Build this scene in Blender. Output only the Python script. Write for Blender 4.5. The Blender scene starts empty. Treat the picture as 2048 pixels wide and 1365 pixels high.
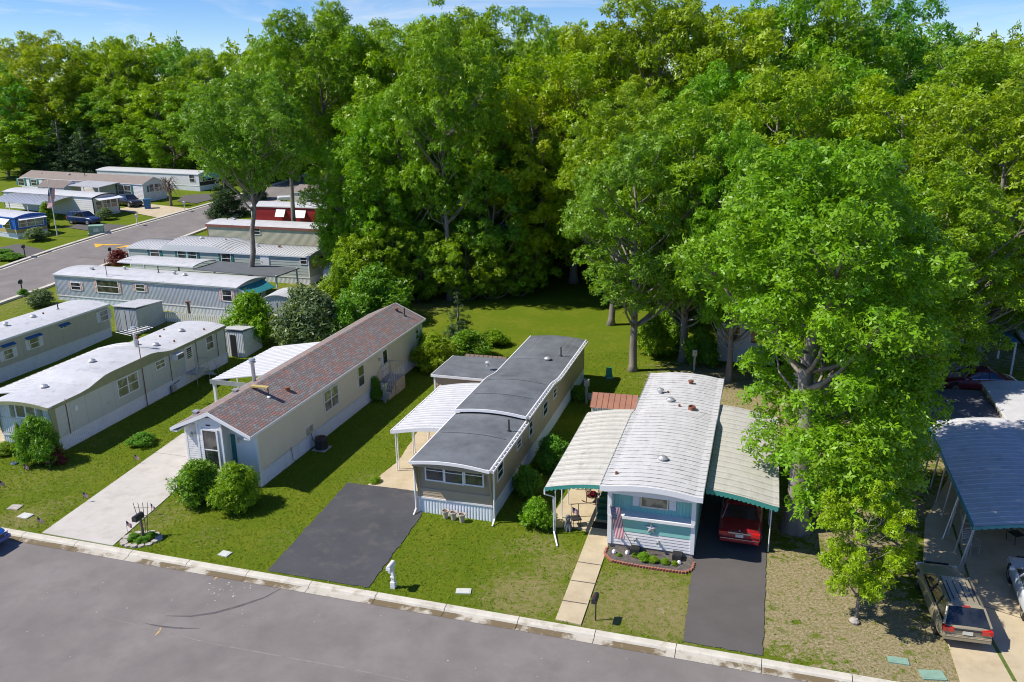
import bpy, math, random
import numpy as np
from mathutils import Vector, Matrix
R = math.radians
scn = bpy.context.scene
COL = scn.collection
# ------------------------------------------------------------------ camera, sky, sun, exposure
CAMH, PITCH, ROLL, FPX = 20.0, R(17.0), R(-.8), 1675.0
_r = Vector((1, 0, 0)); _f = Vector((0, math.cos(PITCH), -math.sin(PITCH))); _u = Vector((0, math.sin(PITCH), math.cos(PITCH)))
CR = _r*math.cos(ROLL) + _u*math.sin(ROLL); CU = -_r*math.sin(ROLL) + _u*math.cos(ROLL); CP = Vector((0, 0, CAMH))
cam = bpy.data.cameras.new('camera'); co = bpy.data.objects.new('camera', cam); COL.objects.link(co)
m3 = Matrix((CR, CU, -_f)).transposed()
co.matrix_world = Matrix.Translation(CP) @ m3.to_4x4()
cam.sensor_width = 36; cam.lens = 36*FPX/2048; cam.clip_end = 3000; cam.clip_start = .5
scn.camera = co
SUN_EL, SUN_DIR = R(50), R(184.5)          # direction (maths angle, from +X) in which the sun stands
w = bpy.data.worlds.new('World'); scn.world = w; w.use_nodes = True
nt = w.node_tree; N = nt.nodes; L = nt.links
bg = N['Background']; sky = N.new('ShaderNodeTexSky'); sky.sky_type = 'NISHITA'; sky.sun_disc = False
sky.sun_elevation = SUN_EL; sky.sun_rotation = R(90) - SUN_DIR; sky.air_density = .8; sky.dust_density = .0; sky.ozone_density = 5.0; sky.altitude = 100
bg.inputs[1].default_value = .105
tc = N.new('ShaderNodeTexCoord'); mp = N.new('ShaderNodeMapping'); mp.inputs['Scale'].default_value = (2.2, 2.2, 16); mp.inputs['Rotation'].default_value = (0, .12, .3)
nz = N.new('ShaderNodeTexNoise'); nz.inputs['Scale'].default_value = 1.7; nz.inputs['Detail'].default_value = 7; nz.inputs['Roughness'].default_value = .62; nz.inputs['Distortion'].default_value = .7
rp = N.new('ShaderNodeValToRGB'); rp.color_ramp.elements[0].position = .50; rp.color_ramp.elements[1].position = .82; rp.color_ramp.elements[1].color = (.7, .7, .7, 1)
mx = N.new('ShaderNodeMixRGB'); mx.inputs[2].default_value = (6.6, 6.8, 7.2, 1)
L.new(tc.outputs['Generated'], mp.inputs[0]); L.new(mp.outputs[0], nz.inputs[0]); L.new(nz.outputs[0], rp.inputs[0])
hs = N.new('ShaderNodeHueSaturation'); hs.inputs['Saturation'].default_value = 1.28; hs.inputs['Hue'].default_value = .515; L.new(sky.outputs[0], hs.inputs['Color'])
L.new(rp.outputs[0], mx.inputs[0]); L.new(hs.outputs[0], mx.inputs[1]); L.new(mx.outputs[0], bg.inputs[0])
sl = bpy.data.lights.new('sun', 'SUN'); sl.energy = 4.4; sl.angle = R(.55); sl.color = (1, .935, .83)
so = bpy.data.objects.new('sun', sl); COL.objects.link(so)
sd = Vector((math.cos(SUN_EL)*math.cos(SUN_DIR), math.cos(SUN_EL)*math.sin(SUN_DIR), math.sin(SUN_EL)))
so.rotation_euler = sd.to_track_quat('Z', 'Y').to_euler(); so.location = (-40, 0, 60)
scn.cycles.filter_width = 1.05
scn.view_settings.view_transform = 'Standard'; scn.view_settings.look = 'None'; scn.view_settings.exposure = .42; scn.view_settings.gamma = 1
# ------------------------------------------------------------------ helpers: terrain and picture points
def gz(y):
    return 0. if y < 62 else (.05*(y-62) if y < 202 else 7. + .012*(y-202))
def ray(x, y): return _f*FPX + CR*(x-1024) - CU*(y-682.5)
def P(x, y, z=0.):
    d = ray(x, y); return CP + d*((z-CAMH)/d.z)
def G(x, y, h=0.):                     # ground point (h above it) seen at photograph pixel x, y
    z = h
    for i in range(50):
        p = P(x, y, z); z = .5*z + .5*(gz(p.y)+h)
    return P(x, y, z)
class MB:
    def __init__(s): s.v = []; s.f = []; s.m = []; s.M = None; s.ms = []
    def mi(s, mat):
        if mat not in s.ms: s.ms.append(mat)
        return s.ms.index(mat)
    def add(s, vs, fs, mat):
        b = len(s.v); i = s.mi(mat)
        for p in vs:
            p = Vector(p); s.v.append(s.M @ p if s.M else p)
        for f in fs: s.f.append([b+k for k in f]); s.m.append(i)
    def poly(s, pts, mat): s.add(pts, [list(range(len(pts)))], mat)
    def box(s, a, b, mat):
        x0, y0, z0 = a; x1, y1, z1 = b
        s.add([(x0,y0,z0),(x1,y0,z0),(x1,y1,z0),(x0,y1,z0),(x0,y0,z1),(x1,y0,z1),(x1,y1,z1),(x0,y1,z1)],
              [(0,3,2,1),(4,5,6,7),(0,1,5,4),(1,2,6,5),(2,3,7,6),(3,0,4,7)], mat)
    def prism(s, pts, z0, z1, mat):
        n = len(pts); s.add([(x, y, z0) for x, y in pts]+[(x, y, z1) for x, y in pts],
            [list(range(n))[::-1], list(range(n, 2*n))]+[(i, (i+1) % n, n+(i+1) % n, n+i) for i in range(n)], mat)
    def tube(s, pts, r, mat, n=6):
        pts = [Vector(p) for p in pts]; k = len(pts); rs = r if isinstance(r, (list, tuple)) else [r]*k
        vs = []
        for i, p in enumerate(pts):
            t = (pts[min(i+1, k-1)]-pts[max(i-1, 0)]).normalized()
            a = t.cross(Vector((0, 0, 1)) if abs(t.z) < .9 else Vector((1, 0, 0))).normalized(); b = t.cross(a)
            for j in range(n):
                q = 2*math.pi*j/n; vs.append(p+(a*math.cos(q)+b*math.sin(q))*rs[i])
        fs = [(i*n+j, i*n+(j+1) % n, (i+1)*n+(j+1) % n, (i+1)*n+j) for i in range(k-1) for j in range(n)]
        fs += [list(range(n))[::-1], [(k-1)*n+j for j in range(n)]]
        s.add(vs, fs, mat)
    def lathe(s, prof, c, mat, n=14):
        vs = []; k = len(prof)
        for r, z in prof:
            for j in range(n): q = 2*math.pi*j/n; vs.append((c[0]+r*math.cos(q), c[1]+r*math.sin(q), c[2]+z))
        fs = [(i*n+j, i*n+(j+1) % n, (i+1)*n+(j+1) % n, (i+1)*n+j) for i in range(k-1) for j in range(n)]
        fs += [list(range(n))[::-1], [(k-1)*n+j for j in range(n)]]
        s.add(vs, fs, mat)
    def sheet(s, x0, x1, y0, y1, zf, mat, nx=10, ny=2, rib=0, th=.06, ys=None, mat2=None, rh=.025):
        if ys is None:
            if rib:
                ys = [y0]; y = y0+rib*.5
                while y < y1-.06: ys += [y-.035, y-.015, y+.015, y+.035]; y += rib
                ys.append(y1)
            else: ys = [y0+(y1-y0)*j/ny for j in range(ny+1)]
        m = len(ys); vs = []
        for lay in (0, 1):
            for j, y in enumerate(ys):
                for i in range(nx+1):
                    x = x0+(x1-x0)*i/nx; z = zf(x, y)-(th if lay else 0)
                    if rib and not lay and j % 4 in (2, 3) and 0 < j < m-1: z += rh
                    vs.append((x, y, z))
        o = m*(nx+1); q = nx+1; fs = []
        for j in range(m-1):
            for i in range(nx):
                a = j*q+i; fs.append((a, a+1, a+1+q, a+q)); fs.append((o+a, o+a+q, o+a+1+q, o+a+1))
            a = j*q; fs.append((a, a+q, o+a+q, o+a)); a += nx; fs.append((a, o+a, o+a+q, a+q))
        for i in range(nx):
            fs.append((i, o+i, o+i+1, i+1)); a = (m-1)*q+i; fs.append((a, a+1, o+a+1, o+a))
        s.add(vs, fs, mat)
    def build(s, name, parent=None, smooth=False, loc=None, rz=0):
        me = bpy.data.meshes.new(name); me.from_pydata([tuple(p) for p in s.v], [], s.f)
        for m in s.ms: me.materials.append(m)
        me.polygons.foreach_set('material_index', s.m)
        if smooth: me.polygons.foreach_set('use_smooth', [True]*len(s.f))
        me.update(); o = bpy.data.objects.new(name, me); COL.objects.link(o)
        if parent: o.parent = parent
        if loc is not None: o.location = loc
        o.rotation_euler.z = rz
        return o
def thing(name, label, cat, loc=(0, 0, 0), rz=0, group=None):
    o = bpy.data.objects.new(name, None); COL.objects.link(o); o.empty_display_size = .3
    o.location = loc; o.rotation_euler.z = rz; o['label'] = label; o['category'] = cat
    if group: o['group'] = group
    return o
def tag(o, label=None, cat=None, group=None, kind=None):
    for k, v in (('label', label), ('category', cat), ('group', group), ('kind', kind)):
        if v: o[k] = v
    return o
# ------------------------------------------------------------------ materials
MATS = {}
def mat(name, col, rough=.6, var=.12, vs=1.5, bump=0., bs=40., metal=0., spec=.5, str_=(1, 1, 1), stain=None, ss=2., st=(.55, .7), coat=0):
    if name in MATS: return MATS[name]
    m = bpy.data.materials.new(name); MATS[name] = m; m.use_nodes = True; n = m.node_tree.nodes; l = m.node_tree.links
    b = n['Principled BSDF']; b.inputs['Roughness'].default_value = rough; b.inputs['Metallic'].default_value = metal
    b.inputs['Specular IOR Level'].default_value = spec; b.inputs['Coat Weight'].default_value = coat
    t = n.new('ShaderNodeTexCoord'); mp = n.new('ShaderNodeMapping'); mp.inputs['Scale'].default_value = str_; l.new(t.outputs['Object'], mp.inputs[0])
    z = n.new('ShaderNodeTexNoise'); z.inputs['Scale'].default_value = vs; z.inputs['Detail'].default_value = 6; z.inputs['Roughness'].default_value = .65; l.new(mp.outputs[0], z.inputs[0])
    r = n.new('ShaderNodeMapRange'); r.inputs[1].default_value = .3; r.inputs[2].default_value = .7; r.inputs[3].default_value = 1-var; r.inputs[4].default_value = 1+var; l.new(z.outputs[0], r.inputs[0])
    c = n.new('ShaderNodeMixRGB'); c.blend_type = 'MULTIPLY'; c.inputs[0].default_value = 1; c.inputs[1].default_value = (*col, 1); l.new(r.outputs[0], c.inputs[2])
    out = c.outputs[0]
    if stain:
        z2 = n.new('ShaderNodeTexNoise'); z2.inputs['Scale'].default_value = ss; z2.inputs['Detail'].default_value = 8; z2.inputs['Roughness'].default_value = .7; l.new(mp.outputs[0], z2.inputs[0])
        r2 = n.new('ShaderNodeValToRGB'); r2.color_ramp.elements[0].position = st[0]; r2.color_ramp.elements[1].position = st[1]; l.new(z2.outputs[0], r2.inputs[0])
        x = n.new('ShaderNodeMixRGB'); l.new(r2.outputs[0], x.inputs[0]); l.new(out, x.inputs[1]); x.inputs[2].default_value = (*stain, 1); out = x.outputs[0]
    l.new(out, b.inputs['Base Color'])
    if bump:
        z3 = n.new('ShaderNodeTexNoise'); z3.inputs['Scale'].default_value = bs; z3.inputs['Detail'].default_value = 4; l.new(t.outputs['Object'], z3.inputs[0])
        bp = n.new('ShaderNodeBump'); bp.inputs['Strength'].default_value = bump; bp.inputs['Distance'].default_value = .03; l.new(z3.outputs[0], bp.inputs['Height']); l.new(bp.outputs[0], b.inputs['Normal'])
    return m
WHITE = mat('white_paint', (.80, .80, .80), .45, .05)
TRIMW = mat('white_trim', (.82, .82, .83), .4, .03)
SKIRTW = mat('white_skirting', (.76, .79, .84), .5, .06, stain=(.5, .5, .46), st=(.66, .8))
TAN = mat('tan_siding', (.46, .36, .24), .5, .06)
TAND = mat('taupe_siding', (.37, .30, .215), .5, .06)
CREAM = mat('cream_siding', (.78, .71, .58), .5, .05, vs=.7)
WSIDE = mat('white_siding', (.76, .74, .73), .5, .04)
MEMB = mat('dark_membrane', (.135, .148, .162), .62, .28, .8, bump=.15, bs=6, stain=(.19, .17, .14), ss=5, st=(.66, .76))
METR = mat('white_metal_roof', (.56, .565, .575), .42, .10, 1.2, stain=(.36, .36, .37), ss=1.6, st=(.55, .75), bump=.12, bs=3)
GALV = mat('galvanised', (.52, .54, .56), .35, .15, metal=.5)
LEADV = mat('vent_metal', (.58, .58, .58), .4, .15, metal=.6)
DARKM = mat('dark_metal', (.03, .03, .033), .5)
BLACK = mat('black_rubber', (.015, .015, .015), .7)
DGREY = mat('slate_sheet', (.12, .13, .14), .6)
RUST = mat('rusty_steel', (.22, .09, .05), .7, .3)
CHROME = mat('chrome', (.75, .75, .75), .15, .02, metal=.95)
TEAL = mat('teal_siding', (.25, .56, .50), .5, .07)
TEALD = mat('teal_valance', (.06, .33, .28), .5, .1)
GSH = mat('green_shutter', (.02, .16, .14), .5)
LSH = mat('sage_shutter', (.42, .52, .45), .5)
DHOME = mat('pale_sage_panel', (.56, .59, .55), .5, .04, vs=.6, stain=(.38, .37, .33), ss=.9, st=(.6, .8))
OLIVE = mat('olive_trim', (.30, .31, .17), .5, .12)
RIBW = mat('pale_ribbed_siding', (.70, .73, .76), .5, .06)
EHOME = mat('greige_siding', (.52, .49, .42), .5, .04)
CORR = mat('corrugated_grey', (.52, .55, .58), .45, .08)
SAGE = mat('sage_siding', (.46, .51, .47), .5, .04)
REDS = mat('red_siding', (.42, .025, .03), .5, .1)
BLUES = mat('blue_siding', (.02, .14, .55), .4, .1)
YELT = mat('mustard_band', (.50, .38, .14), .5)
AWNB = mat('blue_awning', (.02, .13, .32), .5)
AWNT = mat('teal_awning', (.04, .26, .30), .5)
SHED = mat('copper_roof', (.33, .15, .095), .5, .15)
BRSH = mat('brown_shingle', (.23, .19, .165), .85, .12, bump=.3)
GRSH = mat('grey_shingle', (.13, .135, .15), .85, .15, bump=.3)
BROWNR = mat('brown_metal_roof', (.17, .12, .085), .6, .2)
CREAMW = mat('cream_ribbed', (.62, .58, .48), .55, .08)
REDT = mat('red_brown_trim', (.28, .10, .08), .5)
WOOD = mat('weathered_wood', (.20, .15, .11), .8, .25, 6)
BARK = mat('bark', (.235, .205, .175), .9, .35, 2.5, bump=.9, bs=9, str_=(1, 1, .25))
CONC = mat('concrete', (.50, .475, .43), .85, .08, 1.2, bump=.1, bs=50, stain=(.39, .36, .31), ss=.7, st=(.5, .75))
CONCY = mat('buff_concrete', (.50, .42, .28), .85, .10, 1.0, bump=.1, bs=50, stain=(.40, .31, .19), ss=.9, st=(.5, .75))
CURB = mat('kerb_concrete', (.56, .53, .45), .85, .12, 1.5, bump=.15, bs=40, stain=(.38, .33, .25), ss=1.6, st=(.52, .7))
GUT = mat('gutter_dirt', (.47, .44, .37), .9, .1, 1.4, bump=.15, bs=40, stain=(.16, .12, .065), ss=.55, st=(.44, .52), str_=(1, 1, 1))
ASPH = mat('road_asphalt', (.205, .186, .176), .9, .13, .3, bump=.3, bs=60, stain=(.145, .133, .125), ss=.55, st=(.42, .78))
ASPD = mat('dark_driveway', (.060, .062, .068), .8, .16, .6, bump=.25, bs=60, stain=(.11, .10, .09), ss=1.1, st=(.52, .74))
ASPC = mat('driveway_asphalt', (.100, .092, .088), .85, .12, .6, bump=.25, bs=60)
STONE = mat('edging_stone', (.42, .38, .33), .8, .3, 5)
BRICK = mat('red_brick', (.38, .15, .10), .8, .3, 8)
MULCH = mat('mulch', (.11, .095, .085), .95, .5, 8, bump=.8, bs=25)
YEL = mat('yellow_paint', (.75, .42, .03), .6, .15)
FRED = mat('flag_red', (.50, .008, .03), .7, .05); FWHT = mat('flag_white', (.8, .78, .78), .7, .05); FBLU = mat('flag_blue', (.01, .018, .12), .7, .05)
BLIND = mat('blind', (.55, .5, .42), .7)
PLATE = mat('plate', (.7, .7, .6), .4)
LRED = mat('tail_lens', (.55, .015, .015), .15, .1, coat=1); LWH = mat('head_lens', (.8, .8, .8), .1, .02)
def glassmat(name, c0, c1, sc=1.3, rough=.06):
    m = bpy.data.materials.new(name); m.use_nodes = True; n = m.node_tree.nodes; l = m.node_tree.links; b = n['Principled BSDF']
    t = n.new('ShaderNodeTexCoord'); z = n.new('ShaderNodeTexNoise'); z.inputs['Scale'].default_value = sc; z.inputs['Detail'].default_value = 3; l.new(t.outputs['Object'], z.inputs[0])
    r = n.new('ShaderNodeValToRGB'); r.color_ramp.elements[0].position = .48; r.color_ramp.elements[1].position = .6; r.color_ramp.elements[0].color = (*c0, 1); r.color_ramp.elements[1].color = (*c1, 1)
    l.new(z.outputs[0], r.inputs[0]); l.new(r.outputs[0], b.inputs['Base Color']); b.inputs['Roughness'].default_value = rough; b.inputs['Specular IOR Level'].default_value = .8; b.inputs['Coat Weight'].default_value = .6; b.inputs['Coat Roughness'].default_value = .03
    return m
GLASS = glassmat('window_glass', (.02, .025, .03), (.10, .09, .08))
GLASSC = glassmat('curtained_glass', (.16, .15, .13), (.36, .33, .27), 2.)
CARG = glassmat('car_glass', (.01, .013, .016), (.03, .035, .04), 1., .03)
def shingle():
    m = bpy.data.materials.new('red_grey_shingle'); m.use_nodes = True; n = m.node_tree.nodes; l = m.node_tree.links; b = n['Principled BSDF']; b.inputs['Roughness'].default_value = .9
    t = n.new('ShaderNodeTexCoord'); mp = n.new('ShaderNodeMapping'); mp.inputs['Rotation'].default_value = (0, 0, R(90)); l.new(t.outputs['Object'], mp.inputs[0])
    br = n.new('ShaderNodeTexBrick'); l.new(mp.outputs[0], br.inputs[0]); br.inputs['Scale'].default_value = 1.; br.inputs['Brick Width'].default_value = .26; br.inputs['Row Height'].default_value = .135
    br.inputs['Color1'].default_value = (0, 0, 0, 1); br.inputs['Color2'].default_value = (1, 1, 1, 1); br.inputs['Mortar'].default_value = (.3, .3, .3, 1); br.inputs['Mortar Size'].default_value = 0.0; br.inputs['Bias'].default_value = 0
    rp = n.new('ShaderNodeValToRGB'); rp.color_ramp.interpolation = 'CONSTANT'; e = rp.color_ramp.elements; e[0].color = (.23, .20, .19, 1); e[1].position = .3; e[1].color = (.28, .26, .25, 1)
    for p_, c_ in ((.5, (.25, .19, .175)), (.62, (.33, .185, .15)), (.8, (.23, .225, .225)), (.9, (.36, .21, .18))):
        q = e.new(p_); q.color = (*c_, 1)
    l.new(br.outputs[0], rp.inputs[0])
    b2 = n.new('ShaderNodeTexBrick'); l.new(mp.outputs[0], b2.inputs[0]); b2.inputs['Scale'].default_value = 1.; b2.inputs['Brick Width'].default_value = .26; b2.inputs['Row Height'].default_value = .135
    b2.inputs['Color1'].default_value = (1, 1, 1, 1); b2.inputs['Color2'].default_value = (1, 1, 1, 1); b2.inputs['Mortar'].default_value = (.35, .35, .35, 1); b2.inputs['Mortar Size'].default_value = .012
    mu = n.new('ShaderNodeMixRGB'); mu.blend_type = 'MULTIPLY'; mu.inputs[0].default_value = 1; l.new(rp.outputs[0], mu.inputs[1]); l.new(b2.outputs[0], mu.inputs[2])
    z = n.new('ShaderNodeTexNoise'); z.inputs['Scale'].default_value = 60; l.new(t.outputs['Object'], z.inputs[0]); m2 = n.new('ShaderNodeMixRGB'); m2.blend_type = 'OVERLAY'; m2.inputs[0].default_value = .35; l.new(mu.outputs[0], m2.inputs[1]); l.new(z.outputs[0], m2.inputs[2])
    l.new(m2.outputs[0], b.inputs['Base Color'])
    bp = n.new('ShaderNodeBump'); bp.inputs['Strength'].default_value = .5; bp.inputs['Distance'].default_value = .02; l.new(b2.outputs[0], bp.inputs['Height']); l.new(bp.outputs[0], b.inputs['Normal'])
    return m
SHING = shingle()
def ribroof(name, base, shade_grime, pitch, amt=.5):
    # panel roof, seam shade and grime painted into the colour: dark lines every `pitch` metres along local y, broken by noise
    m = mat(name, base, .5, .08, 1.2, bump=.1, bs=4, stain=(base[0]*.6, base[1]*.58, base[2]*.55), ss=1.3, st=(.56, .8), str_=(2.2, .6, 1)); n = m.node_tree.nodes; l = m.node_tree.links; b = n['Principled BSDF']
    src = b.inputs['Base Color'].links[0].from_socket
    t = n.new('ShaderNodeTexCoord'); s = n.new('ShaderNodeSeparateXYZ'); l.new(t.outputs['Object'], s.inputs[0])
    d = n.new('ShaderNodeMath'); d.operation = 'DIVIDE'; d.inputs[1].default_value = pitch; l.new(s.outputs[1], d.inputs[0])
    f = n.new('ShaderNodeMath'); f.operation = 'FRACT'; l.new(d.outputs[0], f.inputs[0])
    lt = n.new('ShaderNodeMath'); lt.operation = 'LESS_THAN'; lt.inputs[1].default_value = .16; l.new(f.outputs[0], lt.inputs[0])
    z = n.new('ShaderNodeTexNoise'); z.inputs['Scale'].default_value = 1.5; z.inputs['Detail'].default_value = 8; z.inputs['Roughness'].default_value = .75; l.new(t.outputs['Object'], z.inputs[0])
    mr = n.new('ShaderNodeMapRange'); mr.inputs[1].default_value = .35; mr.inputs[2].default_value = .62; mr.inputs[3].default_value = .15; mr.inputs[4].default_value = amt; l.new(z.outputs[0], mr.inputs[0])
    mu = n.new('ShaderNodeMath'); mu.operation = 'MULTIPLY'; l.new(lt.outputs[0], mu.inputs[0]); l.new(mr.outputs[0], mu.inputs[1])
    x = n.new('ShaderNodeMixRGB'); l.new(mu.outputs[0], x.inputs[0]); l.new(src, x.inputs[1]); x.inputs[2].default_value = (*shade_grime, 1); l.new(x.outputs[0], b.inputs['Base Color'])
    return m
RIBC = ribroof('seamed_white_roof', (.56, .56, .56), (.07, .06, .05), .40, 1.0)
RIBA = ribroof('awning_white_roof', (.53, .54, .56), (.2, .19, .18), .38, .55)
RIBD = ribroof('weathered_awning_roof', (.52, .51, .46), (.14, .11, .08), .60, .45)
def debris(m_, sc=5.5, a=.63, b_=.69, col=(.13, .08, .05)):
    n = m_.node_tree.nodes; l = m_.node_tree.links; b = n['Principled BSDF']; src = b.inputs['Base Color'].links[0].from_socket
    t = n.new('ShaderNodeTexCoord'); z = n.new('ShaderNodeTexNoise'); z.inputs['Scale'].default_value = sc; z.inputs['Detail'].default_value = 9; z.inputs['Roughness'].default_value = .8; l.new(t.outputs['Object'], z.inputs[0])
    r = n.new('ShaderNodeValToRGB'); r.color_ramp.elements[0].position = a; r.color_ramp.elements[1].position = b_; l.new(z.outputs[0], r.inputs[0])
    x = n.new('ShaderNodeMixRGB'); l.new(r.outputs[0], x.inputs[0]); l.new(src, x.inputs[1]); x.inputs[2].default_value = (*col, 1); l.new(x.outputs[0], b.inputs['Base Color'])
debris(RIBD, a=.58, b_=.68); debris(RIBC, 4.5, .66, .72, (.2, .17, .14)); debris(METR, 3.5, .62, .75, (.33, .32, .31))
def leafmat(name, col, vr=.38, hv=.22, tr=.32, gl=.42):
    m = bpy.data.materials.new(name); m.use_nodes = True; n = m.node_tree.nodes; l = m.node_tree.links; b = n['Principled BSDF']; b.inputs['Roughness'].default_value = gl; b.inputs['Specular IOR Level'].default_value = .3
    a = n.new('ShaderNodeAttribute'); a.attribute_name = 'rnd'; oi = n.new('ShaderNodeObjectInfo')
    t = n.new('ShaderNodeTexCoord'); z = n.new('ShaderNodeTexNoise'); z.inputs['Scale'].default_value = .35; l.new(t.outputs['Object'], z.inputs[0])
    r = n.new('ShaderNodeMapRange'); r.inputs[3].default_value = 1-vr; r.inputs[4].default_value = 1+vr; l.new(a.outputs['Fac'], r.inputs[0])
    h = n.new('ShaderNodeHueSaturation'); h.inputs['Color'].default_value = (*col, 1); l.new(r.outputs[0], h.inputs['Value'])
    ad = n.new('ShaderNodeMath'); ad.operation = 'ADD'; l.new(oi.outputs['Random'], ad.inputs[0]); l.new(z.outputs[0], ad.inputs[1])
    r2 = n.new('ShaderNodeMapRange'); r2.inputs[1].default_value = .3; r2.inputs[2].default_value = 1.7; r2.inputs[3].default_value = .5-.03*hv/.3; r2.inputs[4].default_value = .5+.03*hv/.3; l.new(ad.outputs[0], r2.inputs[0]); l.new(r2.outputs[0], h.inputs['Hue'])
    l.new(h.outputs[0], b.inputs['Base Color'])
    tb = n.new('ShaderNodeBsdfTranslucent'); g2 = n.new('ShaderNodeMixRGB'); g2.blend_type = 'MULTIPLY'; g2.inputs[0].default_value = 1; g2.inputs[2].default_value = (1.55, 1.45, .35, 1); l.new(h.outputs[0], g2.inputs[1]); l.new(g2.outputs[0], tb.inputs[0])
    mx = n.new('ShaderNodeMixShader'); mx.inputs[0].default_value = tr; l.new(b.outputs[0], mx.inputs[1]); l.new(tb.outputs[0], mx.inputs[2]); l.new(mx.outputs[0], n['Material Output'].inputs[0])
    return m
LF_OAK = leafmat('oak_leaves', (.20, .35, .012), hv=.3); LF_YEL = leafmat('yellow_green_leaves', (.28, .405, .008)); LF_DARK = leafmat('deep_green_leaves', (.14, .31, .02))
LF_BLUE = leafmat('cedar_needles', (.05, .10, .032), tr=.15, gl=.6); LF_BRT = leafmat('bright_leaves', (.215, .375, .010)); LF_RED = leafmat('red_leaves', (.16, .03, .03), hv=.1)
LF_GREY = leafmat('grey_green_leaves', (.17, .24, .10)); LF_DRY = leafmat('dry_twigs', (.16, .13, .10), hv=.05, tr=0, gl=.9); FLW = leafmat('orange_flowers', (.5, .09, .04), hv=.1)
GRASSB = leafmat('grass_blades', (.16, .235, .010), vr=.35, hv=.3, tr=.3, gl=.9)
# ------------------------------------------------------------------ mobile home kit
class Home:
    def __init__(s, name, label, FL, az, W, L, group=None, z=None, cat='mobile home'):
        s.W, s.L, s.az = W, L, az; zz = gz(FL[1]) if z is None else z
        s.t = thing(name, label, cat, (FL[0], FL[1], zz), -az, group)
        s.Mw = Matrix.Translation((FL[0], FL[1], zz)) @ Matrix.Rotation(-az, 4, 'Z'); s.Mi = s.Mw.inverted()
        s.eave = lambda x, y: 3.
    def side(s, sd, y=0):                     # frame: (along, outward, up)
        o, U, Nn = {'F': ((0, y), (1, 0), (0, -1)), 'B': ((0, s.L), (1, 0), (0, 1)), 'R': ((s.W, 0), (0, 1), (1, 0)), 'L': ((0, 0), (0, 1), (-1, 0))}[sd]
        return Matrix(((U[0], Nn[0], 0, o[0]), (U[1], Nn[1], 0, o[1]), (0, 0, 1, 0), (0, 0, 0, 1)))
    def pick(s, sd, x, y, off=0):             # photo pixel -> (along, up) on a wall plane
        c = s.Mi @ CP; d = s.Mi.to_3x3() @ ray(x, y)
        ax, val = {'F': (1, off), 'B': (1, s.L), 'R': (0, s.W), 'L': (0, 0)}[sd]
        h = c + d*((val-c[ax])/d[ax]); return h[1-ax], h.z
    def top(s, x, y, z):
        c = s.Mi @ CP; d = s.Mi.to_3x3() @ ray(x, y); h = c + d*((z-c.z)/d.z); return h.x, h.y
    def wall(s, sd, z0, z1, mt, style='lap', u0=0, u1=None, pitch=.2, topf=None, y=0, name='wall', mb=None, n0=0.):
        own = mb is None; mb = mb or MB(); old = mb.M; mb.M = s.side(sd, y)
        if u1 is None: u1 = s.W if sd in 'FB' else s.L
        zt = lambda u: (topf(u) if topf else z1)
        if style == 'lap':
            z = z0
            while z < z1-.01:
                zn = min(z+pitch, z1); mb.poly([(u0, n0+.022, z), (u1, n0+.022, z), (u1, n0+.004, zn), (u0, n0+.004, zn)], mt)
                mb.poly([(u0, n0, z), (u1, n0, z), (u1, n0+.022, z), (u0, n0+.022, z)], mt); z = zn
        elif style == 'rib':
            k = max(2, int((u1-u0)/.15)); us = []
            for i in range(k):
                a = u0+(u1-u0)*i/k; d = (u1-u0)/k; us += [(a, .018), (a+.45*d, .018), (a+.6*d, 0), (a+.85*d, 0)]
            us.append((u1, .018))
            for i in range(len(us)-1):
                (a, p), (b, q) = us[i], us[i+1]; mb.poly([(a, n0+p, z0), (b, n0+q, z0), (b, n0+q, z1), (a, n0+p, z1)], mt)
        elif style == 'panel':
            k = max(1, round((u1-u0)/1.22))
            for i in range(k):
                a = u0+(u1-u0)*i/k; b = u0+(u1-u0)*(i+1)/k-.012; mb.box((a, n0-.05, z0), (b, n0+.01, z1), mt)
        else: mb.box((u0, n0-.05, z0), (u1, n0+.01, z1), mt)
        if topf:
            m = 14; pts = [(u0, n0+.006, z1)]+[(u0+(u1-u0)*i/m, n0+.006, max(topf(u0+(u1-u0)*i/m), z1+.001)) for i in range(m+1)]+[(u1, n0+.006, z1)]
            mb.poly([pts[0]]+pts[1:-1]+[pts[-1]], mt)
        mb.M = old
        return mb.build(name, s.t) if own else None
    def win(s, sd, u0, z0, u1, z1, fr=None, gl=None, cols=1, rail=True, y=0, name='window', t=.07, n0=0., parent=None):
        fr = fr or TRIMW; gl = gl or GLASS; mb = MB(); mb.M = s.side(sd, y); a, b = n0+.02, n0+.065
        mb.box((u0-t, a, z0-t), (u1+t, b, z0), fr); mb.box((u0-t, a, z1), (u1+t, b, z1+t), fr); mb.box((u0-t, a, z0), (u0, b, z1), fr); mb.box((u1, a, z0), (u1+t, b, z1), fr)
        for c in range(1, cols): q = u0+(u1-u0)*c/cols; mb.box((q-t*.6, a, z0), (q+t*.6, b-.003, z1), fr)
        if rail: zm = (z0+z1)/2; mb.box((u0, a, zm-.025), (u1, b-.008, zm+.025), fr)
        f = mb.build(name, parent or s.t); g = MB(); g.M = s.side(sd, y); g.box((u0, n0+.012, z0), (u1, n0+.034, z1), gl); g.build('pane', f); return f
    def wpx(s, sd, p0, p1, **k):
        a = s.pick(sd, *p0, k.get('y', 0)); b = s.pick(sd, *p1, k.get('y', 0)); sh = k.pop('shut', None); sw = k.pop('sw', .32)
        u0, u1 = sorted((a[0], b[0])); z0, z1 = sorted((a[1], b[1])); f = s.win(sd, u0+.06, z0+.06, u1-.06, z1-.06, **k)
        if sh:
            for q in (u0-sw-.03, u1+.03): s.shut(sd, q, z0, q+sw, z1, sh, k.get('y', 0))
        return f
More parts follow.
